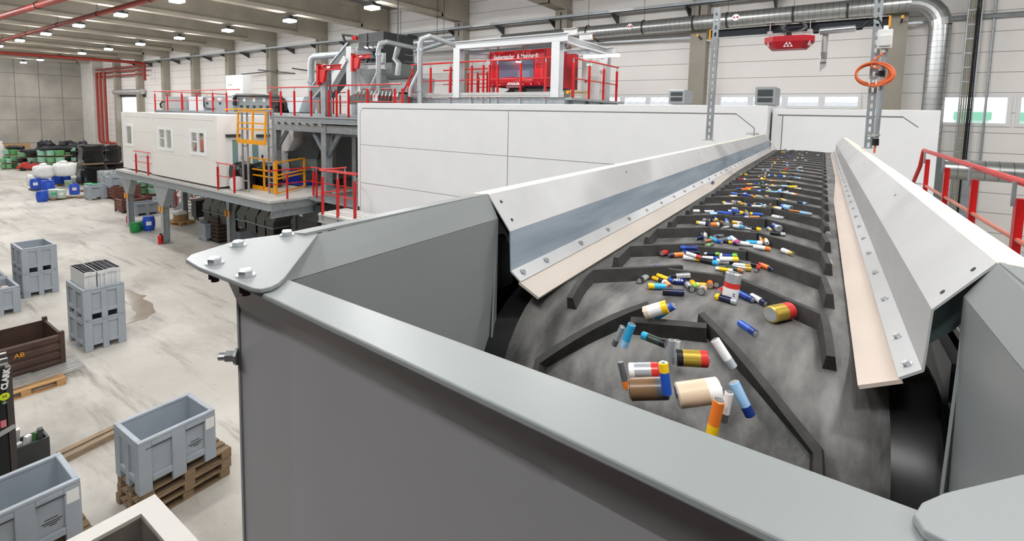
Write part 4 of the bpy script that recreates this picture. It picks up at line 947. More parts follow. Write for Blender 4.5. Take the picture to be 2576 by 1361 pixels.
# ================================================================ lower steel platform
ZP = 2.78
XE = P(690,512,y=YF).x          # east corner of the platform
pf = thing('steel_platform', 'grey steel platform carrying the white cabin on splayed columns', 'platform', ((XL+XE)/2,YF,0))
XW = XL-.25
M().box((XW,YF-.12,ZP-.06), (XE,YF+4.2,ZP)).obj('deck', mat('deck_grating', (196,194,188), .7, 0, .05, 5), pf)
b = M(); b.ibeam((XW,YF-.1,ZP-.19), (XE,YF-.1,ZP-.19), .16, .26); b.obj('edge_beam', m_steel, pf)
b = M(); b.ibeam((XE,YF-.1,ZP-.19), (XE,YF+4.2,ZP-.19), .16, .26); b.obj('edge_beam', m_steel, pf)
b = M(); b.ibeam((XE-.05,YF-.1,ZP-.44), (XE-.05,YF+4.2,ZP-.44), .18, .24); b.obj('edge_beam', m_steel, pf)
b = M(); b.ibeam((XW,YF+4.1,ZP-.23), (XE,YF+4.1,ZP-.23), .16, .34); b.obj('edge_beam', m_steel, pf)
for i in range(6):
    x = XW+1+(XE-XW-2)*i/5; M().ibeam((x,YF,ZP-.2), (x,YF+4.1,ZP-.2), .12, .26).obj('cross_beam', m_steel, pf)
m_sign = mat('warning_orange', (240,160,60), .5)
def column(px, py, brace=True, yel=True, splay=False):
    q = P(px,py,z=0); y = q.y if q.y < YF+.2 else YF+.2 if q.y < 10 else q.y
    x = P(px,py,y=max(YF-.05, min(q.y,12))).x if False else q.x
    y = q.y; zt = ZP-.33
    if y > YF+3.9 or y < YF-.2:
        y = YF+.02; x = P(px, (py+400)/2, y=y).x
    c = M(); c.ibeam((x,y,0), (x,y,zt), .24, .24, .014, up=(0,1,0)); o = c.obj('column', m_steel, pf)
    M().box((x-.2,y-.2,0), (x+.2,y+.2,.025)).obj('base_plate', m_steel, o)
    if splay:
        M().ext([(x-.8,y-.13,zt+.05),(x+.8,y-.13,zt+.05),(x+.13,y-.13,zt-.9),(x-.13,y-.13,zt-.9)], (0,.26,0)).obj('splayed_head', m_steel, o)
    if brace:
        for e in (-1,1): M().ibeam((x+e*.08,y,zt-1.0), (x+e*.85,y,zt+.0), .1, .12, .01).obj('brace', m_steel, o)
    if yel:
        for e in (-1,1): M().box((x+e*.14-.07,y-.16,zt-1.1), (x+e*.14+.07,y-.14,zt-.85)).ext([(x+e*.14-.06,y-.165,zt-1.08),(x+e*.14+.06,y-.165,zt-1.08),(x+e*.14,y-.165,zt-.95)], (0,.004,0)).obj('warning_plate', m_sign, o)
    return x, y
column(330,568,False,True,True); column(418,612,False,True,True); column(583,625,True,True); column(700,640,True,True)
for px, py in ((466,560), (742,612)):
    q = P(px,py,z=0); y = min(q.y, YF+4); M().ibeam((q.x,y,0), (q.x,y,ZP-.36), .22, .22, .012, up=(0,1,0)).obj('column', m_steel, pf)
# rails on the cabin side and the landing
zr = ZP+.0
def FP(px, py, y, z=None): q = P(px,py,y=y); return Vector((q.x, y, ZP if z is None else z))
a, b = FP(341,430,YF-.06), FP(377,438,YF-.06); rail('small red railing between the two cabin modules', [a-Vector((.15,0,0)),b+Vector((.1,0,0))], [a+Vector((.1,0,0)),b-Vector((.15,0,0))], .98)
a, b = FP(549,470,YF-.04), FP(590,480,YF-.04); rail('short red railing at the cabin corner by the black sacks', [a-Vector((.1,0,0)),b+Vector((.1,0,0))], [a,b], .98)
a, b = Vector((XE-.04,P(676,480,x=XE).y,ZP)), Vector((XE-.04,P(800,480,x=XE).y,ZP))
rail('red railing along the landing edge behind the yellow gate', [a,b], [a+Vector((0,.65,0)), b-Vector((0,.15,0))], .98)
# swing-up yellow loading gate with its grey frame
def framebars(m, pts, r): 
    for a, b in pts: m.tube([a,b], r, 8)
def yellow_gate(lab, x0, x1, y, z0, z1, tilt=0):
    g = thing('loading_gate', lab, 'gate', ((x0+x1)/2,y,z0)); V = lambda t, h: Vector((x0+(x1-x0)*t, y-tilt*(1-h), z0+(z1-z0)*h))
    for t, nm in ((0,'stile'),(.55,'stile'),(1,'stile')): M().bar(V(t,0), V(t,1), .06, .05).obj(nm, m_yel, g)
    for h in (0,.42,.62,1): M().bar(V(0,h), V(1,h), .05, .05 if h not in (0,) else .14).obj('crossbar', m_yel, g)
    return g
yg = YF+.25
a, b = P(601,354,y=yg), P(669,282,y=yg)
G1 = yellow_gate('raised yellow loading gate hanging on the grey ladder frame', a.x, P(669,300,y=yg).x, yg, a.z, b.z, .05)
for px in (611,664): 
    q = P(px,280,y=yg+.7); M().tube([(q.x,yg+.02,b.z+.05), (q.x,yg+.8,b.z+.1)], .025, 8).obj('arm', m_yel, G1)
q = P(640,280,y=yg+.8); M().tube([(a.x+.05,yg+.8,b.z+.1), (P(684,280,y=yg+.8).x,yg+.8,b.z+.1)], .025, 8).obj('top_bar', m_yel, G1)
fr = thing('ladder_frame', 'grey upright frame of ladder rungs carrying the yellow gates', 'frame', (a.x,yg+.1,ZP))
for px0, px1, yy in ((611,624,yg+.12), (676,688,yg+.45)):
    x0, x1 = P(px0,400,y=yy).x, P(px1,400,y=yy).x
    for x in (x0,x1): M().bar((x,yy,ZP), (x,yy,b.z+.1), .05, .05).obj('upright', m_steel, fr)
    for i in range(5): M().bar((x0,yy,ZP+.4+i*.62), (x1,yy,ZP+.4+i*.62), .04, .04).obj('rung', m_steel, fr)
yb = YF+.9
a, b = P(629,472,y=yb), P(695,402,y=yb); 
g2 = yellow_gate('lower yellow barrier frame across the landing', a.x, b.x, yb, ZP+.08, ZP+1.15)
a, b = P(692,478,y=YF+.5), P(766,470,y=YF+2.2)
g3 = thing('barrier_gate', 'open yellow swing gate on the landing by the pallet truck', 'gate', (a.x,YF+.5,ZP+.05))
p0, p1 = Vector((a.x,YF+.5,ZP+.06)), Vector((b.x,YF+2.2,ZP+.06)); U = Vector((0,0,1))
for q in (p0,p1): M().bar(q, q+U*1.1, .06, .06).obj('stile', m_yel, g3)
for h in (.02,.52,.64,1.08): M().bar(p0+U*h, p1+U*h, .05, .05).obj('crossbar', m_yel, g3)
# things on the landing: wrapped pallet, sacks, pallet truck
def pallet_mesh(r, L=1.2, Wd=.8, m=m_wood):
    for i in range(5): M().box((-L/2,-Wd/2+i*(Wd-.12)/4,.122), (L/2,-Wd/2+i*(Wd-.12)/4+.12,.144)).obj('deck_board', m, r)
    for x in (-L/2,-.07,L/2-.145):
        M().box((x,-Wd/2,.1), (x+.145,Wd/2,.122)).obj('cross_board', m, r)
        for y in (-Wd/2,-.07,Wd/2-.12): M().box((x,y,.022), (x+.145,y+.14 if y < Wd/2-.13 else Wd/2,.1)).obj('block', m, r)
    for y in (-Wd/2,-.06,Wd/2-.12): M().box((-L/2,y,0), (L/2,y+.12,.022)).obj('bottom_board', m, r)
PAL = thing('wooden_pallet', 'light wooden pallet under the wrapped load on the landing', 'pallet'); pallet_mesh(PAL)
OLDP = thing('wooden_pallet', 'x', 'pallet'); pallet_mesh(OLDP, m=m_oldwood)
q = P(655,466,z=ZP); PAL.location = (q.x,q.y,ZP)
m_film = mat('clear_film', (196,200,202), .18, 0, rgb2=(120,124,128), scale=9, bump=.4, bscale=14)
m_bfilm = mat('black_film', (24,24,26), .22, 0, .3, 6, bump=.5, bscale=9)
tag(blob(M(), (q.x,q.y,ZP+.144+.16), (1.1,.75,.32), noise=.06, seed=3).obj('wrapped_load', m_film, smooth=True), 'clear film wrapped load lying on the landing pallet', 'load')
q2 = P(608,446,y=YF+.75)
tag(blob(M(), (q2.x+.1,q2.y,ZP+.45), (.9,.8,.95), noise=.1, seed=5).obj('black_sack', m_bfilm, smooth=True), 'black plastic sack heaped at the cabin door', 'sack')
tag(blob(M(), (P(594,465,z=ZP+.2).x,P(594,465,z=ZP+.2).y,ZP+.24), (.42,.36,.48), noise=.06, seed=6).obj('white_sack', mat('white_sack', (232,232,234), .5, bump=.3, bscale=12), smooth=True), 'small white sack in front of the black sack', 'sack')
q3 = P(662,430,y=YF+1.5)
tag(blob(M(), (q3.x,q3.y,ZP+.42), (1.7,.8,.9), noise=.12, seed=9).obj('black_sheet', m_bfilm, smooth=True), 'crumpled black sheeting behind the wrapped pallet', 'sheet')
pj = thing('pallet_truck', 'blue hand pallet truck parked on the landing', 'pallet truck', P(735,462,z=ZP))
q = P(735,462,z=ZP); m_blue = mat('truck_blue', (46,66,190), .4)
for e in (-.2,.2): M().box((q.x+.1,q.y+e-.08,ZP+.05), (q.x+1.2,q.y+e+.08,ZP+.11)).obj('fork', m_blue, pj)
M().ext([(q.x-.1,q.y-.28,ZP+.06),(q.x+.15,q.y-.28,ZP+.06),(q.x+.02,q.y-.05,ZP+.55),(q.x-.05,q.y-.05,ZP+.55)], (0,.5,0)).obj('body', m_blue, pj)
M().tube([(q.x-.05,q.y,ZP+.5), (q.x-.25,q.y,ZP+1.1)], .02, 8).obj('handle', m_black, pj)
for e in (-.06,.06): M().lathe((q.x-.02,q.y+e-.02,ZP+.08), [(.08,0),(.08,.05)], 14, (0,1,0)).obj('wheel', m_black, pj)
# dark chute machine over the landing
def solid_px(m, pts, y, depth):      # polygon drawn on the plane y, extruded back
    return m.ext([P(px,py,y=y) for px, py in pts], (0,depth,0))
yh = YF+2.7
ch = thing('transfer_chute', 'dark grey angled transfer chute above the landing', 'chute', P(770,460,y=yh))
solid_px(M(), [(741,312),(812,312),(812,345),(800,398),(722,398),(722,386),(756,372),(768,350),(768,330),(741,326)], yh, 1.4).obj('chute_hood', m_dgrey, ch)
solid_px(M(), [(722,398),(797,398),(797,430),(722,430)], yh+.05, 1.2).obj('chute_frame', m_ggrey, ch)
solid_px(M(), [(726,430),(794,430),(794,468),(726,468)], yh+.15, 1.0).obj('drive_box', mat('machine_mesh', (120,126,128), .5, .3, rgb2=(70,74,78), scale=14), ch)
solid_px(M(), [(700,320),(738,320),(738,352),(724,380),(714,380),(702,352)], yh-.2, .9).obj('cone_hopper', m_white, ch)
for px in (726,796): q = P(px,470,y=yh+.2); M().bar((q.x,yh+.2,ZP), (q.x,yh+.2,P(px,430,y=yh+.2).z), .08, .08).obj('leg', m_ggrey, ch)
# second machine behind, dark block by the enclosure
ch2 = thing('conveyor_casing', 'grey riveted conveyor casing between the columns above the landing', 'conveyor', P(860,340,y=YF+2.4))
solid_px(M(), [(812,302),(905,306),(905,338),(812,336)], YF+2.2, .8).obj('side_plate', m_ggrey, ch2)
solid_px(M(), [(812,334),(905,337),(905,345),(812,344)], YF+2.1, .95).obj('bottom_flange', m_steel, ch2)
solid_px(M(), [(806,345),(846,345),(846,450),(806,458)], YF+2.6, 1.2).obj('end_housing', m_dgrey, ch2)
M().box((P(880,323,y=YF+2.1).x,YF+2.15,P(880,330,y=YF+2.1).z), (P(896,323,y=YF+2.1).x+.3,YF+2.2,P(880,317,y=YF+2.1).z)).obj('sign_plate', m_whitep, ch2)
for px in (830,890): q = P(px,344,y=YF+2.8); M().bar((q.x,YF+2.8,ZP), (q.x,YF+2.8,q.z), .1, .1).obj('leg', m_steel, ch2)
M().box((XE-1.0,YF+1.2,ZP-.1), (xa+.0,YF+4.2,ZP-.02)).obj('walk_deck', m_steel, ch2)
for px in (850,872): q = P(px,380,y=YF+3.4); M().bar((q.x,YF+3.4,0), (q.x,YF+3.4,5.2), .3 if px == 872 else .1, .3, up=(0,1,0)).obj('post', m_dgrey, ch2)
# stepped lower landing with red rails in front of the enclosure
ZL = 2.0
yl = 7.75
lx0 = P(802,535,y=yl).x; lx1 = P(898,560,y=yl).x
ld = thing('lower_landing', 'small light steel landing with ridged deck beside the enclosure', 'landing', (lx0,yl,0))
zt = P(802,535,y=yl).z
M().box((lx0,yl,zt-.05), (lx1,YF-.15,zt)).obj('deck', mat('ridged_deck', (214,214,210), .6, 0, .04, 4), ld)
M().ibeam((lx0,yl,zt-.14), (lx1,yl,zt-.14), .08, .2).obj('edge_beam', m_steel2, ld)
M().ibeam((lx0,yl,zt-.14), (lx0,YF-.15,zt-.14), .08, .2).obj('edge_beam', m_steel2, ld)
for i in range(5): M().box((lx0+.02,yl+.15+i*.16,zt), (lx1,yl+.19+i*.16,zt+.012)).obj('deck_rib', m_steel2, ld)
for x in (lx0+.1, lx1-.1): M().bar((x,yl+.1,0), (x,yl+.1,zt-.2), .1, .1).obj('leg', m_steel2, ld)
M().box((lx0+.1,yl+.3,.3), (lx0+.25,yl+.7,1.3)).obj('blue_panel', mat('panel_blue', (40,130,210), .4), ld)
M().box((lx0+.3,yl+.3,.3), (lx1-.1,yl+.9,zt-.3)).obj('machine_base', mat('pale_green_machine', (206,216,212), .5), ld)
posts = [Vector((P(px,py,y=yl).x,yl,zt)) for px, py in ((812,530),(850,535),(893,545))]
rail('front red railing of the small lower landing', [posts[0]-Vector((.1,0,0)), Vector((lx1,yl,zt))], posts, 1.12, gap=.16)
a = Vector((lx0+.02,yl,zt)); rail('short red railing on the open end of the small lower landing', [a, a+Vector((0,.85,0))], [a+Vector((0,.8,0))], 1.12)
a = Vector((XE+.05, YF+1.3, ZP)); b = Vector((xa-.1, YF+1.25, ZP))
rail('red railing between the landing column and the enclosure', [a,b], lerp(a+Vector((.3,0,0)),b-Vector((.2,0,0)),4), 1.0)
# ================================================================ upper platform
yA = 11.75
def zat(px, py, y): return P(px,py,y=y).z
zu = zat(395,276,yA)
x0u, x1u = P(393,260,y=yA).x, P(720,260,y=yA).x
up = thing('upper_platform', 'upper steel platform with machines behind the white cabin roof', 'platform', ((x0u+x1u)/2,yA,0))
M().box((x0u,yA,zu-.06), (-14.6,yA+5,zu)).obj('deck', m_steel, up)
M().ibeam((x0u,yA,zu-.16), (x1u,yA,zu-.16), .1, .2).obj('edge_beam', m_steel, up)
yB = 10.4; zB = zat(760,292,yB)
xb0, xb1 = P(688,290,y=yB).x, P(905,290,y=yB).x
M().box((xb0,yB,zB-.06), (xb1+.6,yA+1,zB)).obj('deck', m_steel, up)
M().ibeam((xb0,yB,zB-.14), (xb1+.5,yB,zB-.14), .12, .2).obj('edge_beam', m_steel, up)
M().ibeam((xb0-.3,yB+.1,zB-.42), (xb1+.5,yB+.1,zB-.42), .14, .26).obj('edge_beam', m_steel, up)
k = M(); [k.box((xb0+.1+i*.45,yB-.02,zB-.3), (xb0+.28+i*.45,yB+.1,zB-.24)) for i in range(7)]
for i in range(7): M().box((xb0+.1+i*.45,yB-.02,zB-.32), (xb0+.28+i*.45,yB+.1,zB-.24)).obj('spacer_block', m_steel2, up)
# column with brackets
xc_ = P(808,300,y=yB).x
zc_t = zat(808,160,yB)
c = M().ibeam((xc_,yB+.2,ZP), (xc_,yB+.2,zc_t), .26, .26, .016, up=(0,1,0)).obj('column', m_steel, up)
for e in (-1,1): M().ibeam((xc_+e*.05,yB+.2,zB-1.35), (xc_+e*.75,yB+.2,zB-.55), .1, .12, .01).obj('brace', m_steel, up)
xq = P(684,300,y=yB).x
M().ibeam((xq,yB+.2,ZP), (xq,yB+.2,zB-.3), .2, .2, .014, up=(0,1,0)).obj('column', m_steel, up)
M().ibeam((xq+.05,yB+.2,zB-1.2), (xq+.7,yB+.2,zB-.55), .1, .12, .01).obj('brace', m_steel, up)
for x in (x0u+1, (x0u+x1u)/2, -15.5):
    M().ibeam((x,yA+4.5,0), (x,yA+4.5,zu-.1), .2, .2, .014, up=(0,1,0)).obj('column', m_steel, up)
M().ibeam((x0u+.5,yA+.5,0), (x0u+.5,yA+.5,zu-.1), .2, .2, .014, up=(0,1,0)).obj('column', m_steel, up)
# rails
ps = [Vector((P(px,py,y=yA).x,yA,zu)) for px, py in ((391,276),(422,277),(458,278),(496,279),(536,281),(571,283))]
rail('long red railing along the cabin roof edge', [ps[0]-Vector((.2,0,0)), ps[-1]+Vector((1.2,0,0))], ps, 1.02)
ps = [Vector((P(px,285,y=yB+.1).x,yB+.1,zB)) for px in (681,707,741,783)]
rail('red railing left of the davit column on the upper platform', [ps[0]-Vector((.2,0,0)), Vector((xc_-.2,yB+.1,zB))], ps, 1.03)
a = Vector((x0u,yA,zu)); b = Vector((x0u,yA+4,zu)); rail('red railing on the west end of the upper platform', [a,b], lerp(a,b,4)[1:], 1.02)
a = Vector((ps[0].x,yA+3,zu)); b = Vector((P(790,280,y=yA+3).x,yA+3,zu)); rail('red railing behind the machines on the upper platform', [a,b], lerp(a,b,8), 1.0)
ps = [Vector((P(px,285,y=yB+.1).x,yB+.1,zB)) for px in (827,847,877)]
e_ = Vector((P(1010,250,y=yB+.1).x,yB+.1,zB))
pp = [Vector((P(px,285,y=yB+.1).x,yB+.1,zB)) for px in (925,993,1012)]
rail('red railing between davit column and feed funnel', [Vector((xc_+.2,yB+.1,zB)), e_], ps+pp, 1.05)
a = Vector((xc_+.5,yB+1.4,zB)); b = Vector((xc_+2.4,yB+1.4,zB)); rail('red railing around the ladder hatch behind the davit column', [a, b, b+Vector((0,.9,0))], [a+Vector((.1,0,0)), a.lerp(b,.35), a.lerp(b,.6), b], 1.0)
# machines on the left
def mbox(name, lab, cat, px0, py0, px1, py1, y, depth, m, zbase, extra=None):
    a, b = P(px0,py0,y=y), P(px1,py1,y=y)
    r = thing(name, lab, cat, ((a.x+b.x)/2,y,zbase))
    M().box((a.x,y,zbase), (b.x,y+depth,a.z)).obj('housing', m, r, bevel=.015)
    return r, a.x, b.x, a.z
ym = 13.2
m_mach = mat('machine_grey', (168,174,178), .45, .1, .04, 3)
r, xa_, xb_, zt_ = mbox('machine_cabinet', 'grey machine cabinet at the left end of the upper platform', 'cabinet', 415,243,471,278, ym, 1.2, m_mach, zu)
M().box((xa_+.1,ym-.02,zu+.1), (xb_-.1,ym,zt_-.25)).obj('door', mat('machine_door', (186,190,192), .4), r)
M().tube([(xa_-.6,ym,zu+.1), (xa_-.7,ym,zu+.35), (xa_-.4,ym,zu+.5), (xa_-.1,ym+.1,zu+.5)], .05, 8).obj('hose', m_black, r, True)
r, xa_, xb_, zt_ = mbox('machine_cabinet', 'pale plain machine cabinet second from the left on the upper platform', 'cabinet', 474,244,510,278, ym, 1.2, m_white, zu)
M().box((xb_,ym+.1,zu+.1), (xb_+.12,ym+.9,zt_-.1)).obj('side_flange', m_steel, r)
r, xa_, xb_, zt_ = mbox('optical_sorter', 'wide grey sorter housing with small sockets behind the red railing', 'machine', 512,241,588,280, ym-.2, 1.4, m_mach, zu)
for i in range(5): M().box((xa_+.35+i*.7,ym-.22,zu+.35+.25*(i%2)), (xa_+.5+i*.7,ym-.2,zu+.47+.25*(i%2))).obj('socket', m_black, r)
for i in range(3): M().box((xa_+.5+i*1.1,ym-.22,zt_-.25), (xa_+.9+i*1.1,ym-.2,zt_-.12)).obj('label_plate', m_whitep, r)
M().tube([(xa_+.12,ym-.25,zt_-.1),(xa_+.12,ym-.25,zu+.25),(xa_+.3,ym-.25,zu+.12),(xa_+1.2,ym-.25,zu+.12)], .035, 8).obj('pipe', m_dgrey, r, True)
r, xa_, xb_, zt_ = mbox('optical_sorter', 'long grey sorter with black hose on top, right of the white control cabinet', 'machine', 597,246,678,281, ym-.25, 1.4, mat('machine_grey_green', (136,146,146), .45, .1), zu)
for i in range(6): M().box((xa_+.3+i*.6,ym-.27,zu+.2), (xa_+.5+i*.6,ym-.25,zu+.32)).obj('socket', m_black, r)
for i in range(3): M().box((xa_+.6+i*.9,ym-.27,zu+.5), (xa_+.8+i*.9,ym-.25,zu+.68)).obj('label_plate', m_whitep, r)
M().lathe(((xa_+xb_)/2,ym-.27,zu+.75), [(.11,0),(.11,.06),(.05,.1)], 12, (0,-1,0)).obj('beacon', mat('beacon_orange', (240,150,20), .3), r)
M().tube([(xa_-.05,ym-.35,zu+.3),(xa_-.05,ym-.35,zt_),(xa_+.15,ym-.35,zt_+.12),(xb_,ym-.35,zt_+.08),(xb_+.9,ym-.2,zt_+.0),(xb_+1.0,ym,zt_-.3),(xb_+1.0,ym,zu+.1)], .09, 10).obj('hose', m_black, r, True)
r, xa_, xb_, zt_ = mbox('black_tank', 'black box machine beside the long sorter hose', 'machine', 678,252,700,284, ym-.2, 1.2, m_black, zu)
# tall white cabinet
r, xa_, xb_, zt_ = mbox('control_cabinet', 'tall white control cabinet rising above the left machines', 'cabinet', 567,190,611,238, 14.8, .5, m_whitep, zu)
M().box((xa_+.75,14.76,zt_-1.35), (xa_+1.0,14.8,zt_-1.15)).obj('display', m_dgrey, r)
M().box((xa_+.45,14.77,zt_-1.4), (xa_+.56,14.8,zt_-1.25)).obj('switch', m_yel, r)
M().box((xa_+.3,14.785,zt_-.6), (xa_+.8,14.8,zt_-.5)).obj('label_plate', mat('pale_label', (196,206,206), .5), r)
M().tube([(xa_+.85,14.77,zt_-1.4),(xa_+1.0,14.77,zt_-2.1)], .02, 6).obj('cable', m_dgrey, r)
# slanting white hopper behind railing
r = thing('sheet_funnel', 'pale sheet funnel behind the red railing left of the column', 'funnel', P(745,285,y=ym))
M().ext([P(715,245,y=ym),P(765,243,y=ym),P(752,282,y=ym),P(728,283,y=ym)], (0,.8,0)).obj('funnel', mat('pale_sheet', (214,222,226), .4), r)
M().box((P(735,283,y=ym).x,ym+.1,zu), (P(748,283,y=ym).x,ym+.6,P(735,280,y=ym).z)).obj('stand', m_steel, r)
# ---------------------------------------------------------------- davits
def davit(lab, px, py0, py1, arm_px, arm_py0, arm_py1, y):
    a = P(px,py0,y=y); b = P(px,py1,y=y); c = P(arm_px,arm_py0,y=y); d0 = P(px,arm_py0,y=y); d1 = P(px,arm_py1,y=y)
    r = thing('davit_crane', lab, 'crane', b)
    M().bar((b.x+.02,y,b.z), (a.x+.02,y,a.z), .1, .16, up=(0,1,0)).obj('pivot_post', m_red, r)
    M().ext([(a.x+.08,y-.05,d1.z),(a.x+.42,y-.05,d1.z),(a.x+.3,y-.05,b.z+.1),(a.x+.08,y-.05,b.z+.1)], (0,.1,0)).obj('gusset', m_red, r)
    M().ibeam((a.x+.05,y,(d0.z+d1.z)/2), (c.x,y,(d0.z+d1.z)/2), .12, d0.z-d1.z, .02).obj('arm', m_red, r)
    M().ext([(a.x+.0,y-.08,a.z),(a.x+.35,y-.08,a.z-.12),(a.x+.3,y-.08,d0.z),(a.x,y-.08,d0.z)], (0,.16,0)).obj('top_plate', mat('red_orange_paint', (214,60,34), .4), r)
    mid = (a.x+c.x)/2; M().box((mid-.06,y-.07,d1.z+.06), (mid+.12,y-.06,d0.z-.05)).obj('label_plate', m_whitep, r)
    return r
davit('lower red davit crane on the left steel column', 802,161,215, 857,165,178, yB-.05)
yD = 12.3
davit('upper red davit crane on the white A-frame column', 888,135,180, 931,139,149, yD-.2)
# ---------------------------------------------------------------- A-frame
m_wst = mat('pale_steel', (206,208,210), .45, .1)
af = thing('a_frame_stand', 'pale steel A-frame with raking legs under the dark bucket elevator', 'frame', P(886,250,y=yD))
def pb(a, b, y, w, y2=None): return M().ibeam(P(*a,y=y), P(*b,y=y2 or y), w, w, .02, up=(0,1,0))
zfl = zB
q = P(885,118,y=yD); M().ibeam((q.x,yD,zfl), (q.x,yD,q.z), .3, .3, .02, up=(0,1,0)).obj('column', m_wst, af)
a, b = P(880,148,y=yD), P(834,226,y=yD); M().ibeam((a.x,yD-.1,a.z), (b.x,yD-.1,b.z), .26, .26, .02, up=(0,1,0)).obj('raking_leg', m_wst, af)
a, b = P(893,165,y=yD+.4), P(918,222,y=yD+.4); M().ibeam(a, b, .2, .2, .02, up=(0,1,0)).obj('raking_leg', m_wst, af)
a, b = P(878,143,y=yD+1.2), P(812,222,y=yD+1.2); M().ibeam(a, b, .2, .2, .02, up=(0,1,0)).obj('raking_leg', m_steel, af)
a = P(882,120,y=yD); b = P(1042,141,y=yD+3); M().ibeam((a.x,yD,a.z-.15), (b.x,yD+3,a.z-.15), .2, .3, .02).obj('top_beam', m_steel, af)
M().ibeam((b.x,yD+3,zfl), (b.x,yD+3,a.z-.3), .2, .2, .02, up=(0,1,0)).obj('column', m_steel, af)
a, b = P(893,170,y=yD+.6), P(968,165,y=yD+.6); M().ibeam((a.x,yD+.6,a.z), (b.x,yD+.6,a.z), .2, .24, .02).obj('lower_beam', m_wst, af)
q = P(963,160,y=yD+.6); q2 = P(963,133,y=yD+.6); M().ibeam((q.x,yD+.6,q.z), (q.x,yD+.6,q2.z), .16, .16, .014, up=(0,1,0)).obj('post', m_wst, af)
# dark elevator head
ye = 13.6
el = thing('bucket_elevator', 'tall dark charcoal elevator head towering behind the A-frame', 'machine', P(935,200,y=ye))
a, b = P(902,86,y=ye), P(950,125,y=ye)
M().box((a.x,ye,b.z-.7), (b.x+.35,ye+1.6,a.z)).obj('head_box', m_dgrey, el)
M().box((a.x+.5,ye-.04,b.z-.5), (a.x+.56,ye,a.z)).obj('seam_rib', m_black, el)
M().box((a.x,ye-.03,(a.z+b.z)/2-.02), (b.x+.35,ye,(a.z+b.z)/2+.02)).obj('seam_rib', m_black, el)
c, d = P(906,168,y=ye), P(965,200,y=ye)
M().box((c.x,ye,d.z-1.3), (d.x+.5,ye+1.6,c.z+.1)).obj('lower_housing', m_ggrey, el)
M().box((c.x+.1,ye+.1,zfl), (d.x+.4,ye+1.4,d.z-1.3)).obj('leg_casing', m_dgrey, el)
M().box((b.x-.6,ye+.2,c.z), (b.x+.2,ye+1.3,b.z-.7)).obj('neck', m_black, el)
for i in range(4):
    q = P(912+i*12,150,y=ye-.2); M().tube([q, q+Vector((.35,-.1,.45))], .09, 8).obj('motor', m_dgrey, el, True)
q = P(900,100,y=ye); M().tube([P(862,88,y=ye), P(901,92,y=ye)], .05, 6).tube([P(862,88,y=ye), P(872,116,y=ye)], .05, 6).obj('arm_strut', m_dgrey, el)
q = P(893,93,y=ye); M().lathe(q-Vector((0,0,.12)), [(.12,0),(.14,.1),(.06,.16)], 12).obj('red_horn', m_red, el, True)
# inclined conveyor rising to it
r = thing('inclined_conveyor', 'grey enclosed conveyor sloping up behind the davit column', 'conveyor', P(815,225,y=ye+.3))
a, b = P(812,232,y=ye+.4), P(900,130,y=ye+.4); M().bar(a, b, 1.0, .6).obj('casing', m_ggrey, r)
M().bar(a+Vector((0,-.52,.3)), b+Vector((0,-.52,.3)), .04, .08).bar(a+Vector((0,-.52,-.3)), b+Vector((0,-.52,-.3)), .04, .08).obj('flange', m_steel, r)
M().bar((a.x+.3,ye+.4,zu), (a.x+.3,ye+.4,a.z), .2, .2).obj('leg', m_steel, r)
# dust extraction pipes
def pipe2(lab, pts, rad, rings=()):
    o = thing('extraction_pipe', lab, 'pipe', pts[-1])
    if not rings:
        for q in (Vector(pts[0]).lerp(Vector(pts[-1]),.15), Vector(pts[0]).lerp(Vector(pts[-1]),.85)): M().bar((q.x,q.y,q.z), (q.x,q.y,11.37), .015, .015).obj('hanger_rod', m_dgrey, o)
    M().tube(pts, rad, 12).obj('pipe', m_duct2, o, True)
    for q in rings: M().lathe(Vector(q)-Vector((0,0,.04)), [(rad*1.25,0),(rad*1.25,.08)], 12).obj('clamp_ring', m_steel, o)
    return o
m_duct2 = mat('extraction_pipe_zinc', (178,184,188), .35, .6, .06, 5)
yp = 14.6; a = P(878,135,y=yp); b = P(782,143,y=yp); 
pipe2('extraction pipe bending down left of the A-frame', [a, Vector((b.x+.3,yp,b.z)), Vector((b.x+.1,yp,b.z-.1)), Vector((b.x,yp,b.z-.35)), Vector((b.x,yp,zu))], .16, [(b.x,yp,b.z-1.2)])
yp = 11.2
def riser(lab, px, pyt, pyb, ex, ey, rad):
    a = P(px,pyt,y=yp); c = P(ex,ey,y=yp+3)
    o = pipe2(lab, [c, Vector((a.x+.28,yp+.1,a.z)), Vector((a.x+.08,yp,a.z-.06)), Vector((a.x,yp,a.z-.25)), Vector((a.x,yp,zB))], rad, [(a.x,yp,a.z-.4),(a.x,yp,zB+.9)])
    M().tube([(a.x,yp-.02,zB+1.5), (a.x-.3,yp-.1,zB+.95), (a.x-.33,yp-.1,zB+.7)], rad*.75, 8).obj('side_branch', m_duct2, o, True)
riser('left of the two tall slim extraction pipes with branch', 952,106,225, 1050,122, .085)
riser('right of the two tall slim extraction pipes with branch', 1057,92,240, 1140,112, .085)
a, b = P(1000,112,y=17.5), P(1150,108,y=17.5)
pipe2('wide manifold pipe lying behind the slim extraction pipes', [Vector((a.x-1.5,17.5,a.z)), Vector((b.x,17.5,a.z))], .17)
a, b = P(990,125,y=16.8), P(1120,118,y=16.8)
pipe2('lower curved manifold pipe behind the slim extraction pipes', [a, a.lerp(b,.5)-Vector((0,0,.1)), b+Vector((0,0,.2))], .12)
pipe2('short flexible hose pipe rising from the feed funnel', [P(1002,118,y=12.6), P(993,148,y=12.6), P(1003,160,y=12.6), P(1000,190,y=12.6)], .1)
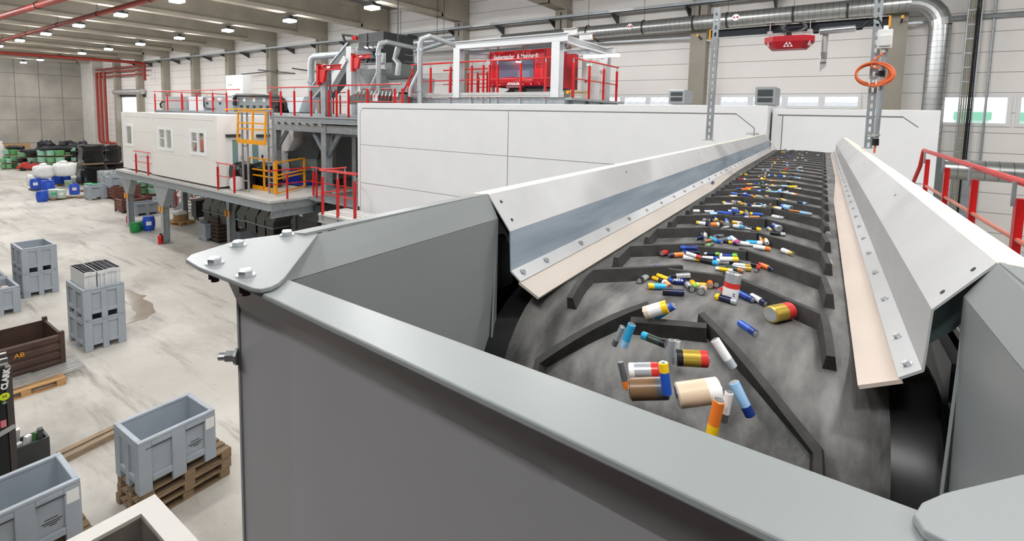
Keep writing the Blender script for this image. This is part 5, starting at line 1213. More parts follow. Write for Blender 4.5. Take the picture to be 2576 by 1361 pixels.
# vibrating trough with clamps
yt = 11.0
tr = thing('vibrating_trough', 'grey-green covered trough with rows of clamps behind the red railing', 'machine', P(940,255,y=yt))
a, b = P(880,232,y=yt), P(1012,257,y=yt)
M().ext([P(905,230,y=yt),P(1010,236,y=yt),P(1010,262,y=yt),P(876,262,y=yt),P(876,243,y=yt)], (0,1.2,0)).obj('trough', m_ggrey, tr)
for i in range(12):
    q = P(898+i*9.4,231+i*.55,y=yt-.05); M().tube([q+Vector((0,0,.06)), q-Vector((0,.05,.08))], .03, 6).obj('clamp', m_steel2, tr)
    M().tube([q-Vector((0,.05,.08)), q-Vector((0,.06,.16))], .02, 6).obj('clamp_tip', m_red, tr)
q = P(938,245,y=yt-.03); M().box((q.x,yt-.04,q.z-.14), (q.x+.28,yt-.03,q.z+.14)).obj('sign_plate', m_whitep, tr)
M().box((P(955,248,y=yt).x,yt-.08,P(955,256,y=yt).z), (P(985,248,y=yt).x,yt,P(955,240,y=yt).z)).obj('flap', m_dgrey, tr)
M().box((P(890,250,y=yt).x,yt+.2,zB), (P(1005,250,y=yt).x,yt+1,P(890,262,y=yt).z)).obj('support', m_dgrey, tr)
fn = thing('feed_funnel', 'grey funnel hopper wide at the top right of the trough', 'hopper', P(1000,235,y=yt+.6))
M().ext([P(975,196,y=yt+.4),P(1034,193,y=yt+.4),P(1030,232,y=yt+.4),P(988,232,y=yt+.4)], (0,1.1,0)).obj('funnel', mat('funnel_grey', (150,158,156), .45), fn)
M().bar(P(974,196,y=yt+.35), P(1034,192,y=yt+.35), .08, .1).obj('rim', m_dgrey, fn)
M().box((P(990,232,y=yt+.4).x,yt+.6,zB), (P(1028,232,y=yt+.4).x,yt+1.3,P(990,231,y=yt+.4).z)).obj('support', m_dgrey, fn)
# ================================================================ right upper platform with the booth
yR = 11.5
zR = zat(1200,246,yR)
xr0, xr1 = P(1035,245,y=yR).x, P(1420,245,y=yR).x
xr2 = P(1522,130,y=14.2).x
rp = thing('booth_platform', 'steel platform carrying the red curtained booth above the white enclosure', 'platform', ((xr0+xr1)/2,yR,0))
M().box((xr0,yR,zR-.06), (xr1+.2,yR+3.5,zR)).obj('deck', m_steel, rp)
M().ibeam((xr0,yR,zR-.14), (xr1,yR,zR-.14), .1, .24).obj('edge_beam', m_steel, rp)
M().bar((xr0,yR-.05,zR+.08), (xr1,yR-.05,zR+.08), .03, .14).bar((xr0,yR-.07,zR+.08), (xr1,yR-.07,zR+.08), .02, .03).obj('toe_board', m_steel2, rp)
M().ibeam((xr1,yR,zR-.14), (xr1,yR+3.5,zR-.14), .1, .24).obj('edge_beam', m_steel, rp)
for x in (xr0+.4, (xr0+xr1)/2, xr1-.3):
    M().ibeam((x,yR+3.2,0), (x,yR+3.2,zR-.26), .2, .2, .014, up=(0,1,0)).obj('column', m_steel, rp)
# canopy frame
cz = zat(1150,108,yR); 
cn = thing('canopy_frame', 'pale steel canopy frame with two strip lights over the red booth', 'canopy', ((xr0+xr1)/2,yR,zR))
xl_, xr_ = P(1154,108,y=yR).x, P(1403,95,y=yR).x
zt = P(1403,92,y=yR).z
for x, y in ((xl_,yR+.02),(xr_,yR+.02),(xl_,yR+3.0),(xr_+.0,yR+3.0)):
    M().ibeam((x,y,zR), (x,y,zt-.1), .24, .24, .018, up=(0,1,0)).obj('post', m_wst, cn)
M().ibeam((xl_-.12,yR,zt-.03), (xr_+.3,yR,zt-.03), .2, .22, .02).obj('beam', m_wst, cn)
M().ibeam((xl_-.12,yR+3,zt-.03), (xr_+.3,yR+3,zt-.03), .2, .22, .02).obj('beam', m_wst, cn)
M().ibeam((xr_,yR,zt-.02), (xr_,yR+3.1,zt-.05), .2, .2, .02).obj('beam', m_wst, cn)
M().ibeam((xl_,yR,zt-.02), (xl_,yR+3.1,zt-.05), .2, .2, .02).obj('beam', m_wst, cn)
for y in (yR+.35,yR+1.7): M().ibeam((xl_,y,zt-.19), (xr_+.1,y,zt-.19), .08, .08, .012).obj('crane_rail', m_steel, cn)
for x in (xr_+.0,xr_-.0):
    pass
for y in (yR+.5, yR+1.4): M().ibeam((xr_-.1,y,zt+.18), (xr_+.3,y,zt+.18), .16, .18, .014).obj('rail_end', m_steel2, cn)
M().box((xl_+.2,yR+1.9,zt-.36), (xl_+1.1,yR+2.1,zt-.3)).obj('strip_light', mat('strip_light', (255,255,252), .3, emit=5), cn)
M().box((xr_+.15,yR+1.2,zt-.42), (xr_+1.15,yR+1.4,zt-.36)).obj('strip_light', mat('strip_light', (255,255,252), .3, emit=5), cn)
a = Vector((xl_+.05,yR+3,zR+.9)); M().ibeam((xl_+.1,yR+.4,zR+1.3), (xl_+1.5,yR+2.0,zt-.3), .16, .16, .014).obj('brace', m_wst, cn)
for px in (1255,1318): q = P(px,112,y=yR+.35); M().tube([q+Vector((0,0,.05)), q-Vector((.02,0,.12)), q-Vector((0,0,.22))], .03, 6).obj('hook', mat('hook_copper', (190,110,70), .4), cn, True)
# red booth
m_tarp = mat('red_tarpaulin', (206,14,34), .25, 0, .08, 3, bump=.25, bscale=3)
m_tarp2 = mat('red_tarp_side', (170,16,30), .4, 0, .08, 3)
yb_ = yR+.55
bx0, bx1 = P(1231,170,y=yb_).x, P(1371,170,y=yb_).x
bz0, bz1 = zat(1300,217,yb_), zat(1300,124,yb_)
bt = thing('curtain_booth', 'red tarpaulin booth with a clear window and white lettering', 'booth', ((bx0+bx1)/2,yb_,zR))
wx0, wx1 = P(1250,170,y=yb_).x, P(1343,170,y=yb_).x; wz0, wz1 = zat(1300,194,yb_), zat(1300,152,yb_)
c = M()
def cur(x0, x1, z0, z1):
    def fn_(u, v):
        x = x0+(x1-x0)*u; z = z0+(z1-z0)*v; return (x, yb_+.02*math.sin(x*6.1)+.012*math.sin(x*13+z*3), z)
    c.grid(fn_, max(2,int((x1-x0)*14)), max(2,int((z1-z0)*8)))
cur(bx0,wx0,bz0,bz1); cur(wx1,bx1,bz0,bz1); cur(wx0,wx1,bz0,wz0); cur(wx0,wx1,wz1,bz1)
c.obj('front_curtain', m_tarp, bt, True, solid=.006)
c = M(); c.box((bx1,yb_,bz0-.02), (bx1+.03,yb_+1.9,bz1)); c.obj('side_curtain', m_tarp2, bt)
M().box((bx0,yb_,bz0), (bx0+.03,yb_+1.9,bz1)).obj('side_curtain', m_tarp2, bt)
M().box((bx0,yb_+1.9,bz0), (bx1,yb_+1.93,bz1)).obj('back_curtain', mat('booth_inside', (70,66,84), .6), bt)
M().box((bx0,yb_+.05,bz1-.02), (bx1,yb_+1.9,bz1+.02)).obj('roof', m_steel, bt)
M().box((wx0-.02,yb_+.0,wz0-.02), (wx1+.02,yb_+.006,wz1+.02)).obj('clear_window', mat('clear_vinyl', (150,160,190), .08, alpha=.3, bump=.3, bscale=10), bt)
M().box((wx1-.75,yb_+.5,bz0+.2), (wx1-.1,yb_+1.2,wz0+.55)).obj('machine', m_ggrey, bt)
M().box((wx0+.55,yb_+.3,wz0+.0), (wx0+.95,yb_+.33,wz0+.2)).obj('sign_plate', m_whitep, bt)
for x in (bx0+.05,bx1-.05):
    for y in (yb_+.1,yb_+1.8): M().bar((x,y,zR), (x,y,bz1), .05, .05).obj('booth_post', m_steel, bt)
for i in range(7): q = bx0+.15+i*(bx1-bx0-.3)/6; M().lathe((q,yb_-.03,bz0+.05), [(.02,0),(.02,.012)], 8, (0,-1,0)).obj('eyelet', m_steel2, bt)
wtx = mat('white_lettering', (250,246,244), .5)
text('lettering', 'Saubermacher', .175, (bx0+(bx1-bx0)*.285,yb_-.05,bz1-.21), (1,0,.0), (0,0,1), wtx, bt, .003, .35, bold=.004, sx=.74)
text('lettering', '& Meinhardt', .175, (bx0+(bx1-bx0)*.715,yb_-.05,bz1-.21), (1,0,0), (0,0,1), wtx, bt, .003, 0, bold=.003, sx=.82)
text('lettering', 'STADLER', .10, ((wx0+wx1)/2,yb_-.05,wz0-.2), (1,0,0), (0,0,1), wtx, bt, .003, 0, bold=.006)
M().box(((wx0+wx1)/2-.26,yb_-.05,wz0-.29), ((wx0+wx1)/2+.26,yb_-.045,wz0-.275)).obj('underline', wtx, bt)
# machine under the booth
mu = thing('sorting_machine', 'grey sloped machine with round black caps under the red booth', 'machine', ((bx0+bx1)/2,yb_+.4,zR))
M().ext([(bx0-.1,yb_+.3,zR+.02),(bx1,yb_+.3,zR+.02),(bx1,yb_+.3,bz0-.05),(bx0+.6,yb_+.3,bz0-.05)], (0,1.2,0)).obj('housing', m_ggrey, mu)
for px in (1286,1317): q = P(px,232,y=yb_+.3); M().lathe(q+Vector((0,-.002,0)), [(.1,0),(.1,.05)], 16, (0,-1,0)).obj('cap', m_black, mu)
# cabinet on the right
r, xa_, xb_, zt_ = mbox('control_cabinet', 'pale control cabinet with two green lamps right of the canopy', 'cabinet', 1464,151,1506,250, yR+2.2, .45, mat('cabinet_grey', (210,212,210), .45), zR)
for px in (1479,1485): q = P(px,163,y=yR+2.2); M().lathe(q, [(.04,0),(.04,.03)], 10, (0,-1,0)).obj('green_lamp', mat('pale_green_lamp', (196,240,220), .3, emit=.6), r)
q = P(1482,153,y=yR+2.2); M().box((q.x-.14,yR+2.185,q.z-.05), (q.x+.14,yR+2.2,q.z+.05)).obj('label_plate', m_whitep, r)
q = P(1475,205,y=yR+2.2); M().lathe(q, [(.03,0),(.03,.05)], 8, (0,-1,0)).obj('switch', m_red, r)
# rails of the booth platform
P_ = lambda px: Vector((P(px,245,y=yR).x,yR,zR))
rail('red railing along the front of the booth platform left of the booth', [P_(1032), P_(1222)], [P_(x) for x in (1037,1083,1133,1186,1215)], 1.05, gap=.12)
rail('red railing passing in front of the red booth', [P_(1229), P_(1388)], [P_(x) for x in (1231,1251,1309,1371)], 1.05, gap=.12)
a = Vector((xr1+.05,yR+.3,zR)); b = Vector((xr1+.05,yR+3.3,zR)); rail('red railing on the right end of the booth platform', [a,b], lerp(a+Vector((0,.05,0)),b-Vector((0,.1,0)),4), 1.05, gap=.12)
a = Vector((xr0,yR+1.5,zR)); b = Vector((P(1225,245,y=yR+1.5).x,yR+1.5,zR)); rail('second red railing behind the first one left of the booth', [a,b], lerp(a+Vector((.3,0,0)),b,5), 1.0, gap=.12)
a = Vector((xr0+.2,yR+3.2,zR)); b = Vector((xl_+1.8,yR+3.2,zR)); rail('rear red railing at the back of the booth platform', [a,b], lerp(a,b,6), 1.0, gap=.12)
# sloping stair rail down to the trough level
o = thing('stair_rail', 'sloping red stair rail from booth platform down toward the trough', 'railing', (P_(1010)))
p0, p1 = P(1012,236,y=yR-.2), P(1034,190,y=yR-.2)
M().tube([p0,p1], .025, 8).obj('top_rail', m_red, o, True); M().tube([p0-Vector((0,0,.45)), p1-Vector((0,0,.45))], .018, 8).obj('mid_rail', m_red, o, True)
M().bar((p0.x,yR-.2,zB), p0, .06, .05).obj('post', m_red, o); M().bar((p1.x-.1,yR-.2,zB), p1-Vector((.1,0,.1)), .06, .05).obj('post', m_red, o)
mp = thing('valve_manifold', 'small brass valve manifold at the right end of the booth platform', 'valves', P(1455,250,y=yR+.6))
q = P(1455,232,y=yR+.6)
M().tube([q-Vector((.25,0,0)), q+Vector((.25,0,0))], .03, 8).tube([q-Vector((.2,0,0)), Vector((q.x-.2,q.y,zR))], .03, 8).tube([q+Vector((.2,0,0)), Vector((q.x+.2,q.y,zR))], .03, 8).obj('pipework', mat('brass', (190,170,120), .35, .6), mp, True)
M().lathe(q-Vector((.3,0,0)), [(.05,0),(.05,.06)], 8, (0,-1,0)).obj('yellow_cap', m_yel, mp)
# far steel strips on the wall
for i, (pa, pb_) in enumerate((((607,187),(690,177)), ((650,176),(732,184)), ((735,172),(790,180)))):
    a, b = P(*pa,y=W-.8), P(pb_[0],pb_[1],y=W-.3)
    tag(M().bar((a.x,W-.8,a.z), (b.x,W-.02,b.z), .08, .08).obj('wall_bracket', m_dgrey), ['left','middle','right'][i]+' of three dark bracket arms on the wall above the left machines', 'bracket')
# ================================================================ goods on the hall floor
def gp(px, py, z=0):
    q = P(px,py,z=z); return q, (q-EYE).dot(RF)/F          # point and metres per photo pixel there
def make_bin(lx, ly, hz):
    """open plastic bulk bin, origin bottom centre"""
    r = thing('plastic_bin', 'x', 'bin')
    X, Y = lx/2, ly/2; t = .03; zf = .13
    s = M()
    def ring(x0, x1, y0, y1, z0, z1, tt):
        s.box((x0,y0,z0),(x1,y0+tt,z1)); s.box((x0,y1-tt,z0),(x1,y1,z1)); s.box((x0,y0+tt,z0),(x0+tt,y1-tt,z1)); s.box((x1-tt,y0+tt,z0),(x1,y1-tt,z1))
    i = .028
    ring(-X+i, X-i, -Y+i, Y-i, zf, hz-.01, t); s.box((-X+i+t,-Y+i+t,zf),(X-i-t,Y-i-t,zf+.04)); s.obj('shell', m_binp, r)
    s = M(); ring(-X, X, -Y, Y, hz-.05, hz, .065); s.obj('rim', m_binp, r, bevel=.012)
    s = M()                                                      # corner posts, mid posts and skirts framing recessed panels
    w = .16
    for sx in (-1,1):
        for sy in (-1,1):
            s.ext([(sx*X,sy*Y,zf*0),(sx*(X-w),sy*Y,0),(sx*(X-w),sy*(Y-.06),0),(sx*(X-.06),sy*(Y-.06),0),(sx*(X-.06),sy*(Y-w),0),(sx*X,sy*(Y-w),0)], (0,0,hz-.05))
    for sy in (-1,1):
        s.box((-.09,sy*Y,0),(.09,sy*(Y-.06),hz-.05)); [(s.box((a_,sy*Y,zf),(b_,sy*(Y-.04),zf+.09)), s.box((a_,sy*Y,hz-.12),(b_,sy*(Y-.04),hz-.05))) for a_, b_ in ((-X+w,-.09),(.09,X-w))]
    for sx in (-1,1):
        s.box((sx*X,-.06,0),(sx*(X-.06),.06,hz-.05)); [(s.box((sx*X,a_,zf),(sx*(X-.04),b_,zf+.09)), s.box((sx*X,a_,hz-.12),(sx*(X-.04),b_,hz-.05))) for a_, b_ in ((-Y+w,-.06),(.06,Y-w))]
    s.obj('ribs_and_feet', m_binp, r, bevel=.008)
    for sy in (-1,1):
        for x in (-lx/4,lx/4): M().box((x-.16,sy*(Y+.002),hz-.135),(x+.16,sy*(Y-.01),hz-.122)).obj('handle_slot', mat('slot_dark', (70,76,86), .6), r)
    return r
BINS = {}
def put_bin(key, dims, loc, rz, lab, group='grey plastic bulk bins'):
    if key not in BINS: BINS[key] = make_bin(*dims); o = BINS[key]; o.location = loc; o.rotation_euler = (0,0,rz); o['label'] = lab; o['group'] = group
    else: o = copy_tree(BINS[key], loc, rz, lab, group)
    return o
def corner_bin(key, dims, px, py, z, lab, rot=0):
    """px,py: photo position of the bottom corner nearest the camera (largest x, smallest y)"""
    q = P(px,py,z=z); lx, ly = (dims[0], dims[1]) if not rot else (dims[1], dims[0])
    return put_bin(key, dims, (q.x-lx/2, q.y+ly/2, z), math.pi/2 if rot else 0, lab), (q.x-lx/2, q.y+ly/2)
BD = (1.2,.8,.74)
o, c1_ = corner_bin('a', BD, 215,889,0, 'lower grey bin of the two carrying white slabs')
put_bin('a', BD, (c1_[0]+.0,c1_[1],.745), 0, 'upper grey bin holding a row of white slabs')
m_slab = mat('white_slab', (214,216,216), .6, 0, .06, 8)
for i in range(15):
    y = c1_[1]-.325+i*.044+(.03 if i > 4 else 0); hh = .98+random.uniform(-.008,.008)
    k = M().box((c1_[0]-.5,y,1.0), (c1_[0]+.5+random.uniform(-.02,.02),y+.0435,.745+.13+hh)).box((c1_[0]-.48,y-.003,.745+hh+.05), (c1_[0]+.52,y+.041,.745+.13+hh))
    k.obj('white_slab', m_slab, bevel=.0015)
    o = bpy.data.objects[k and COL.objects[-1].name]; tag(o, 'white slab standing on edge in the bin stack, %s from the left of its row' % ordw[i], 'slab', 'white slabs standing in the upper bin')
o, c2_ = corner_bin('a', BD, 60,752,0, 'lower of two empty stacked grey bins at the left')
put_bin('a', BD, (c2_[0],c2_[1],.745), 0, 'upper of two empty stacked grey bins at the left')
q = P(57,783,z=0); zc3 = 0
oC1 = put_bin('a', BD, (q.x-.6,q.y-.42,0), 0, 'grey bin of purple and white scrap at left edge')
oC2 = put_bin('a', BD, (q.x-1.95,q.y-.42,0), 0, 'grey bin of brownish scrap behind the purple scrap bin')
oC3 = put_bin('a', BD, (q.x-3.3,q.y-.5,0), 0, 'empty grey bin behind the brownish scrap bin')
def scrap(c, cols, lab, n, group, zz):
    for i in range(n):
        x = c[0]+random.uniform(-.45,.45); y = c[1]+random.uniform(-.26,.26)
        col = random.choice(cols); m = mat('scrap_%d_%d_%d' % col, col, .45, bump=.3, bscale=20)
        k = blob(M(), (x,y,zz+random.uniform(-.03,.05)), (random.uniform(.16,.3),random.uniform(.14,.24),random.uniform(.1,.18)), 10, 6, .7, .05, i)
        tag(k.obj('scrap_piece', m, smooth=True), lab, 'scrap', group)
for cc, cols, nm in ((oC1.location, [(120,96,170),(236,236,240),(60,60,70),(210,200,190)], 'purple scrap bin'), (oC2.location, [(206,190,172),(170,150,130),(230,226,220)], 'brownish scrap bin')):
    M().box((cc[0]-.5,cc[1]-.3,.18),(cc[0]+.5,cc[1]+.3,.5)).obj('packed_scrap', mat('scrap_base', (90,84,96), .8, rgb2=(180,170,165), scale=12))
    tag(COL.objects[-1], 'packed layer of loose scrap filling the %s' % nm, 'scrap', None, 'stuff')
    scrap(cc, cols, 'crumpled plastic scrap piece lying in the %s' % nm, 12, 'scrap pieces in the '+nm, .56)
# nearer bins standing on pallets
BN = (1.0,.8,.76)
pz = .144
def pallets(x, y, n, rz, labs, old=True):
    for i in range(n):
        src = OLDP if old else PAL
        if src['label'] == 'x': o = src; o.location = (x,y,0); o.rotation_euler = (0,0,rz); o['label'] = labs[i]
        else: o = copy_tree(src, (x+(.02 if i % 2 else 0),y+(.015*i),pz*i), rz, labs[i])
        o.location.z = pz*i; o['group'] = 'wooden pallets'
pallets(-8.13, 3.0, 3, math.pi/2+.05, ['weathered pallet at the bottom under the nearer grey bin','weathered pallet in the middle under the nearer grey bin','weathered pallet on top, directly under the nearer grey bin'])
b4 = put_bin('b', BN, (-8.1, 2.9, .4325), math.pi/2+.03, 'empty grey bin standing on three weathered pallets')
pallets(-7.92, 1.25, 3, math.pi/2, ['weathered pallet at the bottom under the bin in the lower left corner','middle weathered pallet under the bin in the lower left corner','topmost weathered pallet under the bin in the lower left corner'])
b5 = put_bin('b', BN, (-7.92, 1.27, .4325), math.pi/2, 'empty grey bin cut by the lower left frame corner')
for bb in (b4, b5):
    L = bb.location
    def LB(m, a, b): return m.box((L.x+a[0],L.y+a[1],L.z+a[2]),(L.x+b[0],L.y+b[1],L.z+b[2]))
    for k_, (z_, x0_, x1_) in enumerate(((.40,.16,.28),(.365,.13,.32),(.34,.15,.30),(.315,.2,.27))): LB(M(), (x0_,-.374,z_), (x1_,-.369,z_+.012)).obj('stencil_line', m_dgrey, bb)
    LB(M(), (.36,-.404,.50), (.48,-.400,.66)).obj('paper_label', m_whitep, bb)
# timber bars on the floor between the bins
for i, (a, b, lab) in enumerate((((160,1140),(290,1078),'upper of two long timber bars on the floor'), ((168,1152),(292,1090),'lower of two long timber bars on the floor'))):
    p, q = P(*a,z=.05), P(*b,z=.05); d = q-p
    tag(M().bar(p-d*.1, q+d*.15, .11, .1).obj('timber_bar', mat('timber', (150,130,108), .8, 0, .2, 6, stretch=(6,1,6))), lab, 'timber')
# open steel-rimmed chute top in the very corner
q = P(392,1245,z=2.0); r = thing('steel_chute', 'square grey steel chute with wide rim at the bottom edge', 'chute', (q.x+.5,q.y-.6,0))
x0, y1 = q.x-.02, q.y+.0; x1, y0 = x0+1.2, y1-1.3; w = .17
def rot2(x, y, a=.0): return x, y
k = M(); k.box((x0,y1-w,1.97),(x1,y1,2.0)).box((x0,y0,1.97),(x1,y0+w,2.0)).box((x0,y0+w,1.97),(x0+w,y1-w,2.0)).box((x1-w,y0+w,1.97),(x1,y1-w,2.0)); k.obj('rim', mat('chute_rim', (198,194,188), .4), r)
k = M(); k.box((x0+w,y1-w-.01,1.0),(x1-w,y1-w,1.97)).box((x0+w,y0+w,1.0),(x1-w,y0+w+.01,1.97)).box((x0+w,y0+w,1.0),(x0+w+.01,y1-w,1.97)).box((x1-w-.01,y0+w,1.0),(x1-w,y1-w,1.97)).box((x0+w,y0+w,1.0),(x1-w,y1-w,1.02)); k.obj('shaft', mat('chute_inside', (120,112,104), .6, rgb2=(90,84,78), scale=5), r)
for x in (x0+.1,x1-.1):
    for y in (y0+.1,y1-.1): M().bar((x,y,0),(x,y,1.97),.1,.1).obj('leg', m_grey, r)
# brown steel box with ribbed sides
m_rust = mat('brown_steel', (84,62,52), .6, .1, rgb2=(66,48,42), scale=3, bump=.1, bscale=20)
m_rust2 = mat('red_brown_steel', (110,70,58), .6, .1, .12, 4)
def steel_box(lab, x0, y0, x1, y1, z0, h, m=None, mark=None, ribs=4, group='brown steel boxes'):
    m = m or m_rust
    r = thing('steel_box', lab, 'box', ((x0+x1)/2,(y0+y1)/2,z0), group)
    f = z0+.1
    def side(a, b):
        a, b = Vector(a), Vector(b); n = Vector((b.y-a.y, a.x-b.x, 0)).normalized(); prof = []; k = ribs
        H = h-.1
        for i in range(k):
            z = i*H/k; prof += [(0,z),(.0,z+H/k*.18),(.03,z+H/k*.3),(.03,z+H/k*.85),(0,z+H/k*.97)]
        out = [a+Vector((0,0,f-a.z))+n*p for p in ()]
        pts = [(p,z) for p,z in prof]+[(-.03,H),(-.03,0)]
        mm = M(); mm.ext([Vector((a.x,a.y,f+z))+n*p for p, z in pts], b-a); mm.obj('ribbed_side', m, r)
    side((x0,y0,0),(x1,y0,0)); side((x1,y0,0),(x1,y1,0)); side((x1,y1,0),(x0,y1,0)); side((x0,y1,0),(x0,y0,0))
    M().box((x0,y0,f),(x1,y1,f+.02)).obj('floor_plate', mat('box_inside', (40,36,34), .8), r)
    for x in (x0,x1):
        for y in (y0,y1): M().box((x-.04,y-.04,z0),(x+.04,y+.04,z0+h+.06)).obj('corner_post', m, r)
    if mark: text('stencil', mark, .13, (x1+.045,(y0+y1)/2,z0+h*.75), (0,1,0), (0,0,1), m_yel, r, .001)
    return r
q = P(160,932,z=0)
steel_box('large brown ribbed steel box with a yellow stencil', q.x-1.25,q.y-1.35,q.x,q.y,0,.82, mark='AB')
# profile bars and short pallet beside it
q = P(95,975,z=0); PL = copy_tree(PAL, (q.x-.15,q.y-.2,0), math.pi/2-.05, 'light wooden pallet with metal bars beside the brown steel box', 'wooden pallets')
for i in range(6):
    a, b = P(45+i*3,958-i*7,z=.16), P(150+i*2,918-i*1,z=.16)
    y0_ = q.y-.75; xx = q.x-.42+i*.1
    tag(M().bar((xx,y0_,.17),(xx-.06,y0_+1.5,.17),.05,.04).obj('metal_profile', m_steel2), 'metal profile bar on the pallet, %s from the right of the row' % ordw[5-i], 'metal bar', 'metal profile bars on the pallet')
# forklift partly in frame
fk = thing('forklift', 'black forklift mast with white lettering at the left frame edge', 'forklift', (-11.4,.9,0))
q = P(20,1050,z=1.2); fy = P(40,1180,z=.35).y; fx = -10.9
m_fk = mat('forklift_black', (26,28,30), .45, 0, .1, 3)
qa = P(38,1170,z=.45); fx, fy = qa.x, qa.y
za_ = P(33,912,x=fx).z
M().box((fx-.5,fy-.9,.3),(fx,fy-.03,za_)).obj('chassis', m_fk, fk, bevel=.03)
M().box((fx-.12,fy-.04,.1),(fx+.01,fy+.03,za_-.05)).obj('mast_rail', mat('mast_grey', (70,62,60), .5), fk)
M().box((fx-.05,fy-.5,za_),(fx,fy-.0,za_+.04)).obj('top_bar', m_steel2, fk)
for i in range(4): M().tube([(fx-.03*i,fy-.5,za_+.06+.03*i),(fx-.03*i,fy+.0,za_+.05+.03*i)], .015, 6).obj('hydraulic_line', m_steel2 if i % 2 else m_black, fk)
text('lettering', 'CLARK', .095, (fx+.012,P(14,953,x=fx).y,P(14,953,x=fx).z), (0,.14,.99), (0,-.99,.14), m_whitep, fk, .003, bold=.005)
cq = P(10,1000,x=fx); M().lathe((fx+.012,P(11,997,x=fx).y,P(11,997,x=fx).z), [(.055,0),(.055,.004)], 20, (1,0,0)).obj('round_sticker', mat('sticker_lime', (208,226,40), .4), fk)
text('sticker_mark', 'M', .06, (fx+.02,P(11,997,x=fx).y,P(11,997,x=fx).z), (0,1,0), (0,0,1), m_dgrey, fk, .001)
q_ = P(11,1012,x=fx); M().lathe((fx+.012,q_.y,q_.z), [(.024,0),(.024,.004)], 14, (1,0,0)).obj('small_sticker', mat('sticker_green', (110,150,120), .4), fk)
q_ = P(11,1065,x=fx); M().box((fx,q_.y-.04,q_.z-.05),(fx+.012,q_.y+.02,q_.z+.05)).obj('warning_sticker', mat('sticker_pink', (214,120,130), .4), fk)
q_ = P(14,1088,x=fx); M().bar((fx+.02,q_.y-.3,q_.z-.06),(fx+.02,q_.y+.1,q_.z+.06),.03,.06).obj('cross_bar', m_steel2, fk)
for y in (fy-.75,fy-.2): M().lathe((fx-.45,y,.28), [(.28,0),(.28,.2)], 20, (1,0,0)).obj('wheel', m_black, fk)
M().box((fx,fy-.6,.05),(fx+.9,fy-.48,.1)).obj('fork', m_dgrey, fk); M().box((fx,fy-.2,.05),(fx+.9,fy-.08,.1)).obj('fork', m_dgrey, fk)
# small crate of tubes beside the forklift
q = P(62,1172,z=0); r = thing('scrap_crate', 'small dark crate of fittings standing beside the forklift', 'crate', (q.x,q.y,0))
M().box((q.x-.2,q.y-.2,0),(q.x+.15,q.y+.28,.12)).box((q.x-.2,q.y-.2,.12),(q.x-.17,q.y+.28,.4)).box((q.x+.12,q.y-.2,.12),(q.x+.15,q.y+.28,.4)).box((q.x-.17,q.y+.25,.12),(q.x+.12,q.y+.28,.4)).obj('crate', m_dgrey, r)
for i, (dx,dy,h,m) in enumerate(((-.1,-.08,.62,m_steel2),(0,.02,.5,m_whitep),(.04,.16,.56,m_dgrey),(-.06,.14,.48,mat('leaf_green',(70,130,60),.6)),(.05,-.1,.46,m_steel2))):
    M().bar((q.x+dx,q.y+dy,.1),(q.x+dx+.05,q.y+dy+.03,h),.08,.06).obj('fitting', m, r)
# puddle
pu = [P(x,y,z=.004) for x,y in ((312,728),(325,728),(338,735),(352,742),(369,743),(358,752),(372,757),(385,764),(386,775),(392,785),(378,792),(368,802),(350,805),(330,812),(318,815),(318,806),(340,794),(344,786),(332,778),(330,768),(318,760),(312,745))]
tag(M().ext(pu,(0,0,.003)).obj('water_puddle', mat('wet_floor', (140,130,114), .12, 0, .1, 2)), 'dark wet puddle on the floor right of the white slabs', 'puddle')
# ---------------------------------------------------------------- drums, tubs, bags
def drum(lab, px, py, wpx, hpx, m, group, z=0, sticker=False, kind='barrel', name='plastic_drum'):
    q, k = gp(px, py, z); R, H = wpx*k/2, hpx*k*1.02
    r = thing(name, lab, 'drum', q, group)
    if kind == 'barrel': pf_ = [(R*.78,0),(R*.86,H*.04),(R*.97,H*.25),(R,H*.5),(R*.97,H*.75),(R*.86,H*.9),(R*.84,H*.93)]
    elif kind == 'can': pf_ = [(R*.9,0),(R*.98,H*.05),(R,H*.8),(R*.85,H*.88),(R*.8,H*.9)]
    else: pf_ = [(R*.86,0),(R*.9,H*.03),(R,H*.9)]
    M().lathe(q, pf_, 18).obj('body', m, r, True)
    M().lathe(q+Vector((0,0,pf_[-1][1])), [(R*.88,0),(R*.9,H*.02),(R*.9,H*.06),(R*.8,H*.07)] if kind != 'tub' else [(R*1.03,0),(R*1.03,H*.06),(R*.95,H*.1)], 18).obj('lid', m, r, True)
    if kind == 'can':
        M().tube([q+Vector((-R*.4,0,H*.93)), q+Vector((-R*.35,0,H*1.08)), q+Vector((R*.35,0,H*1.08)), q+Vector((R*.4,0,H*.93))], R*.1, 8).obj('handle', m, r, True)
    if sticker:
        dr_ = (EYE-q); dr_.z = 0; dr_.normalize(); sd = Vector((-dr_.y,dr_.x,0)); c = q+dr_*R*1.0+Vector((0,0,H*.55))
        M().bar(c-sd*R*.4, c+sd*R*.4, .02, H*.26, up=(0,0,1)).obj('label', m_whitep if sticker is True else sticker, r)
    return r
m_db = mat('drum_blue', (34,78,190), .4); m_dg = mat('drum_green', (36,140,70), .4); m_tubg = mat('tub_pale', (196,214,200), .5); m_teal = mat('tub_label_green', (60,180,130), .5)
drum('blue open drum at the front of the far drums', 107,507,24,27, m_db, 'blue drums')
drum('blue canister standing behind the front blue drum', 122,487,26,34, m_db, 'blue drums', kind='can')
drum('blue drum with torn white label on a dark skid', 90,476,22,26, m_db, 'blue drums', z=.1, sticker=True)
drum('blue drum between the labelled one and the canister', 106,474,20,24, m_db, 'blue drums', z=.1)
drum('left of two blue drums on a pallet by the white bags', 144,463,22,24, m_db, 'blue drums', z=.15)
drum('right of two blue drums on a pallet by the white bags', 165,461,21,25, m_db, 'blue drums', z=.15)
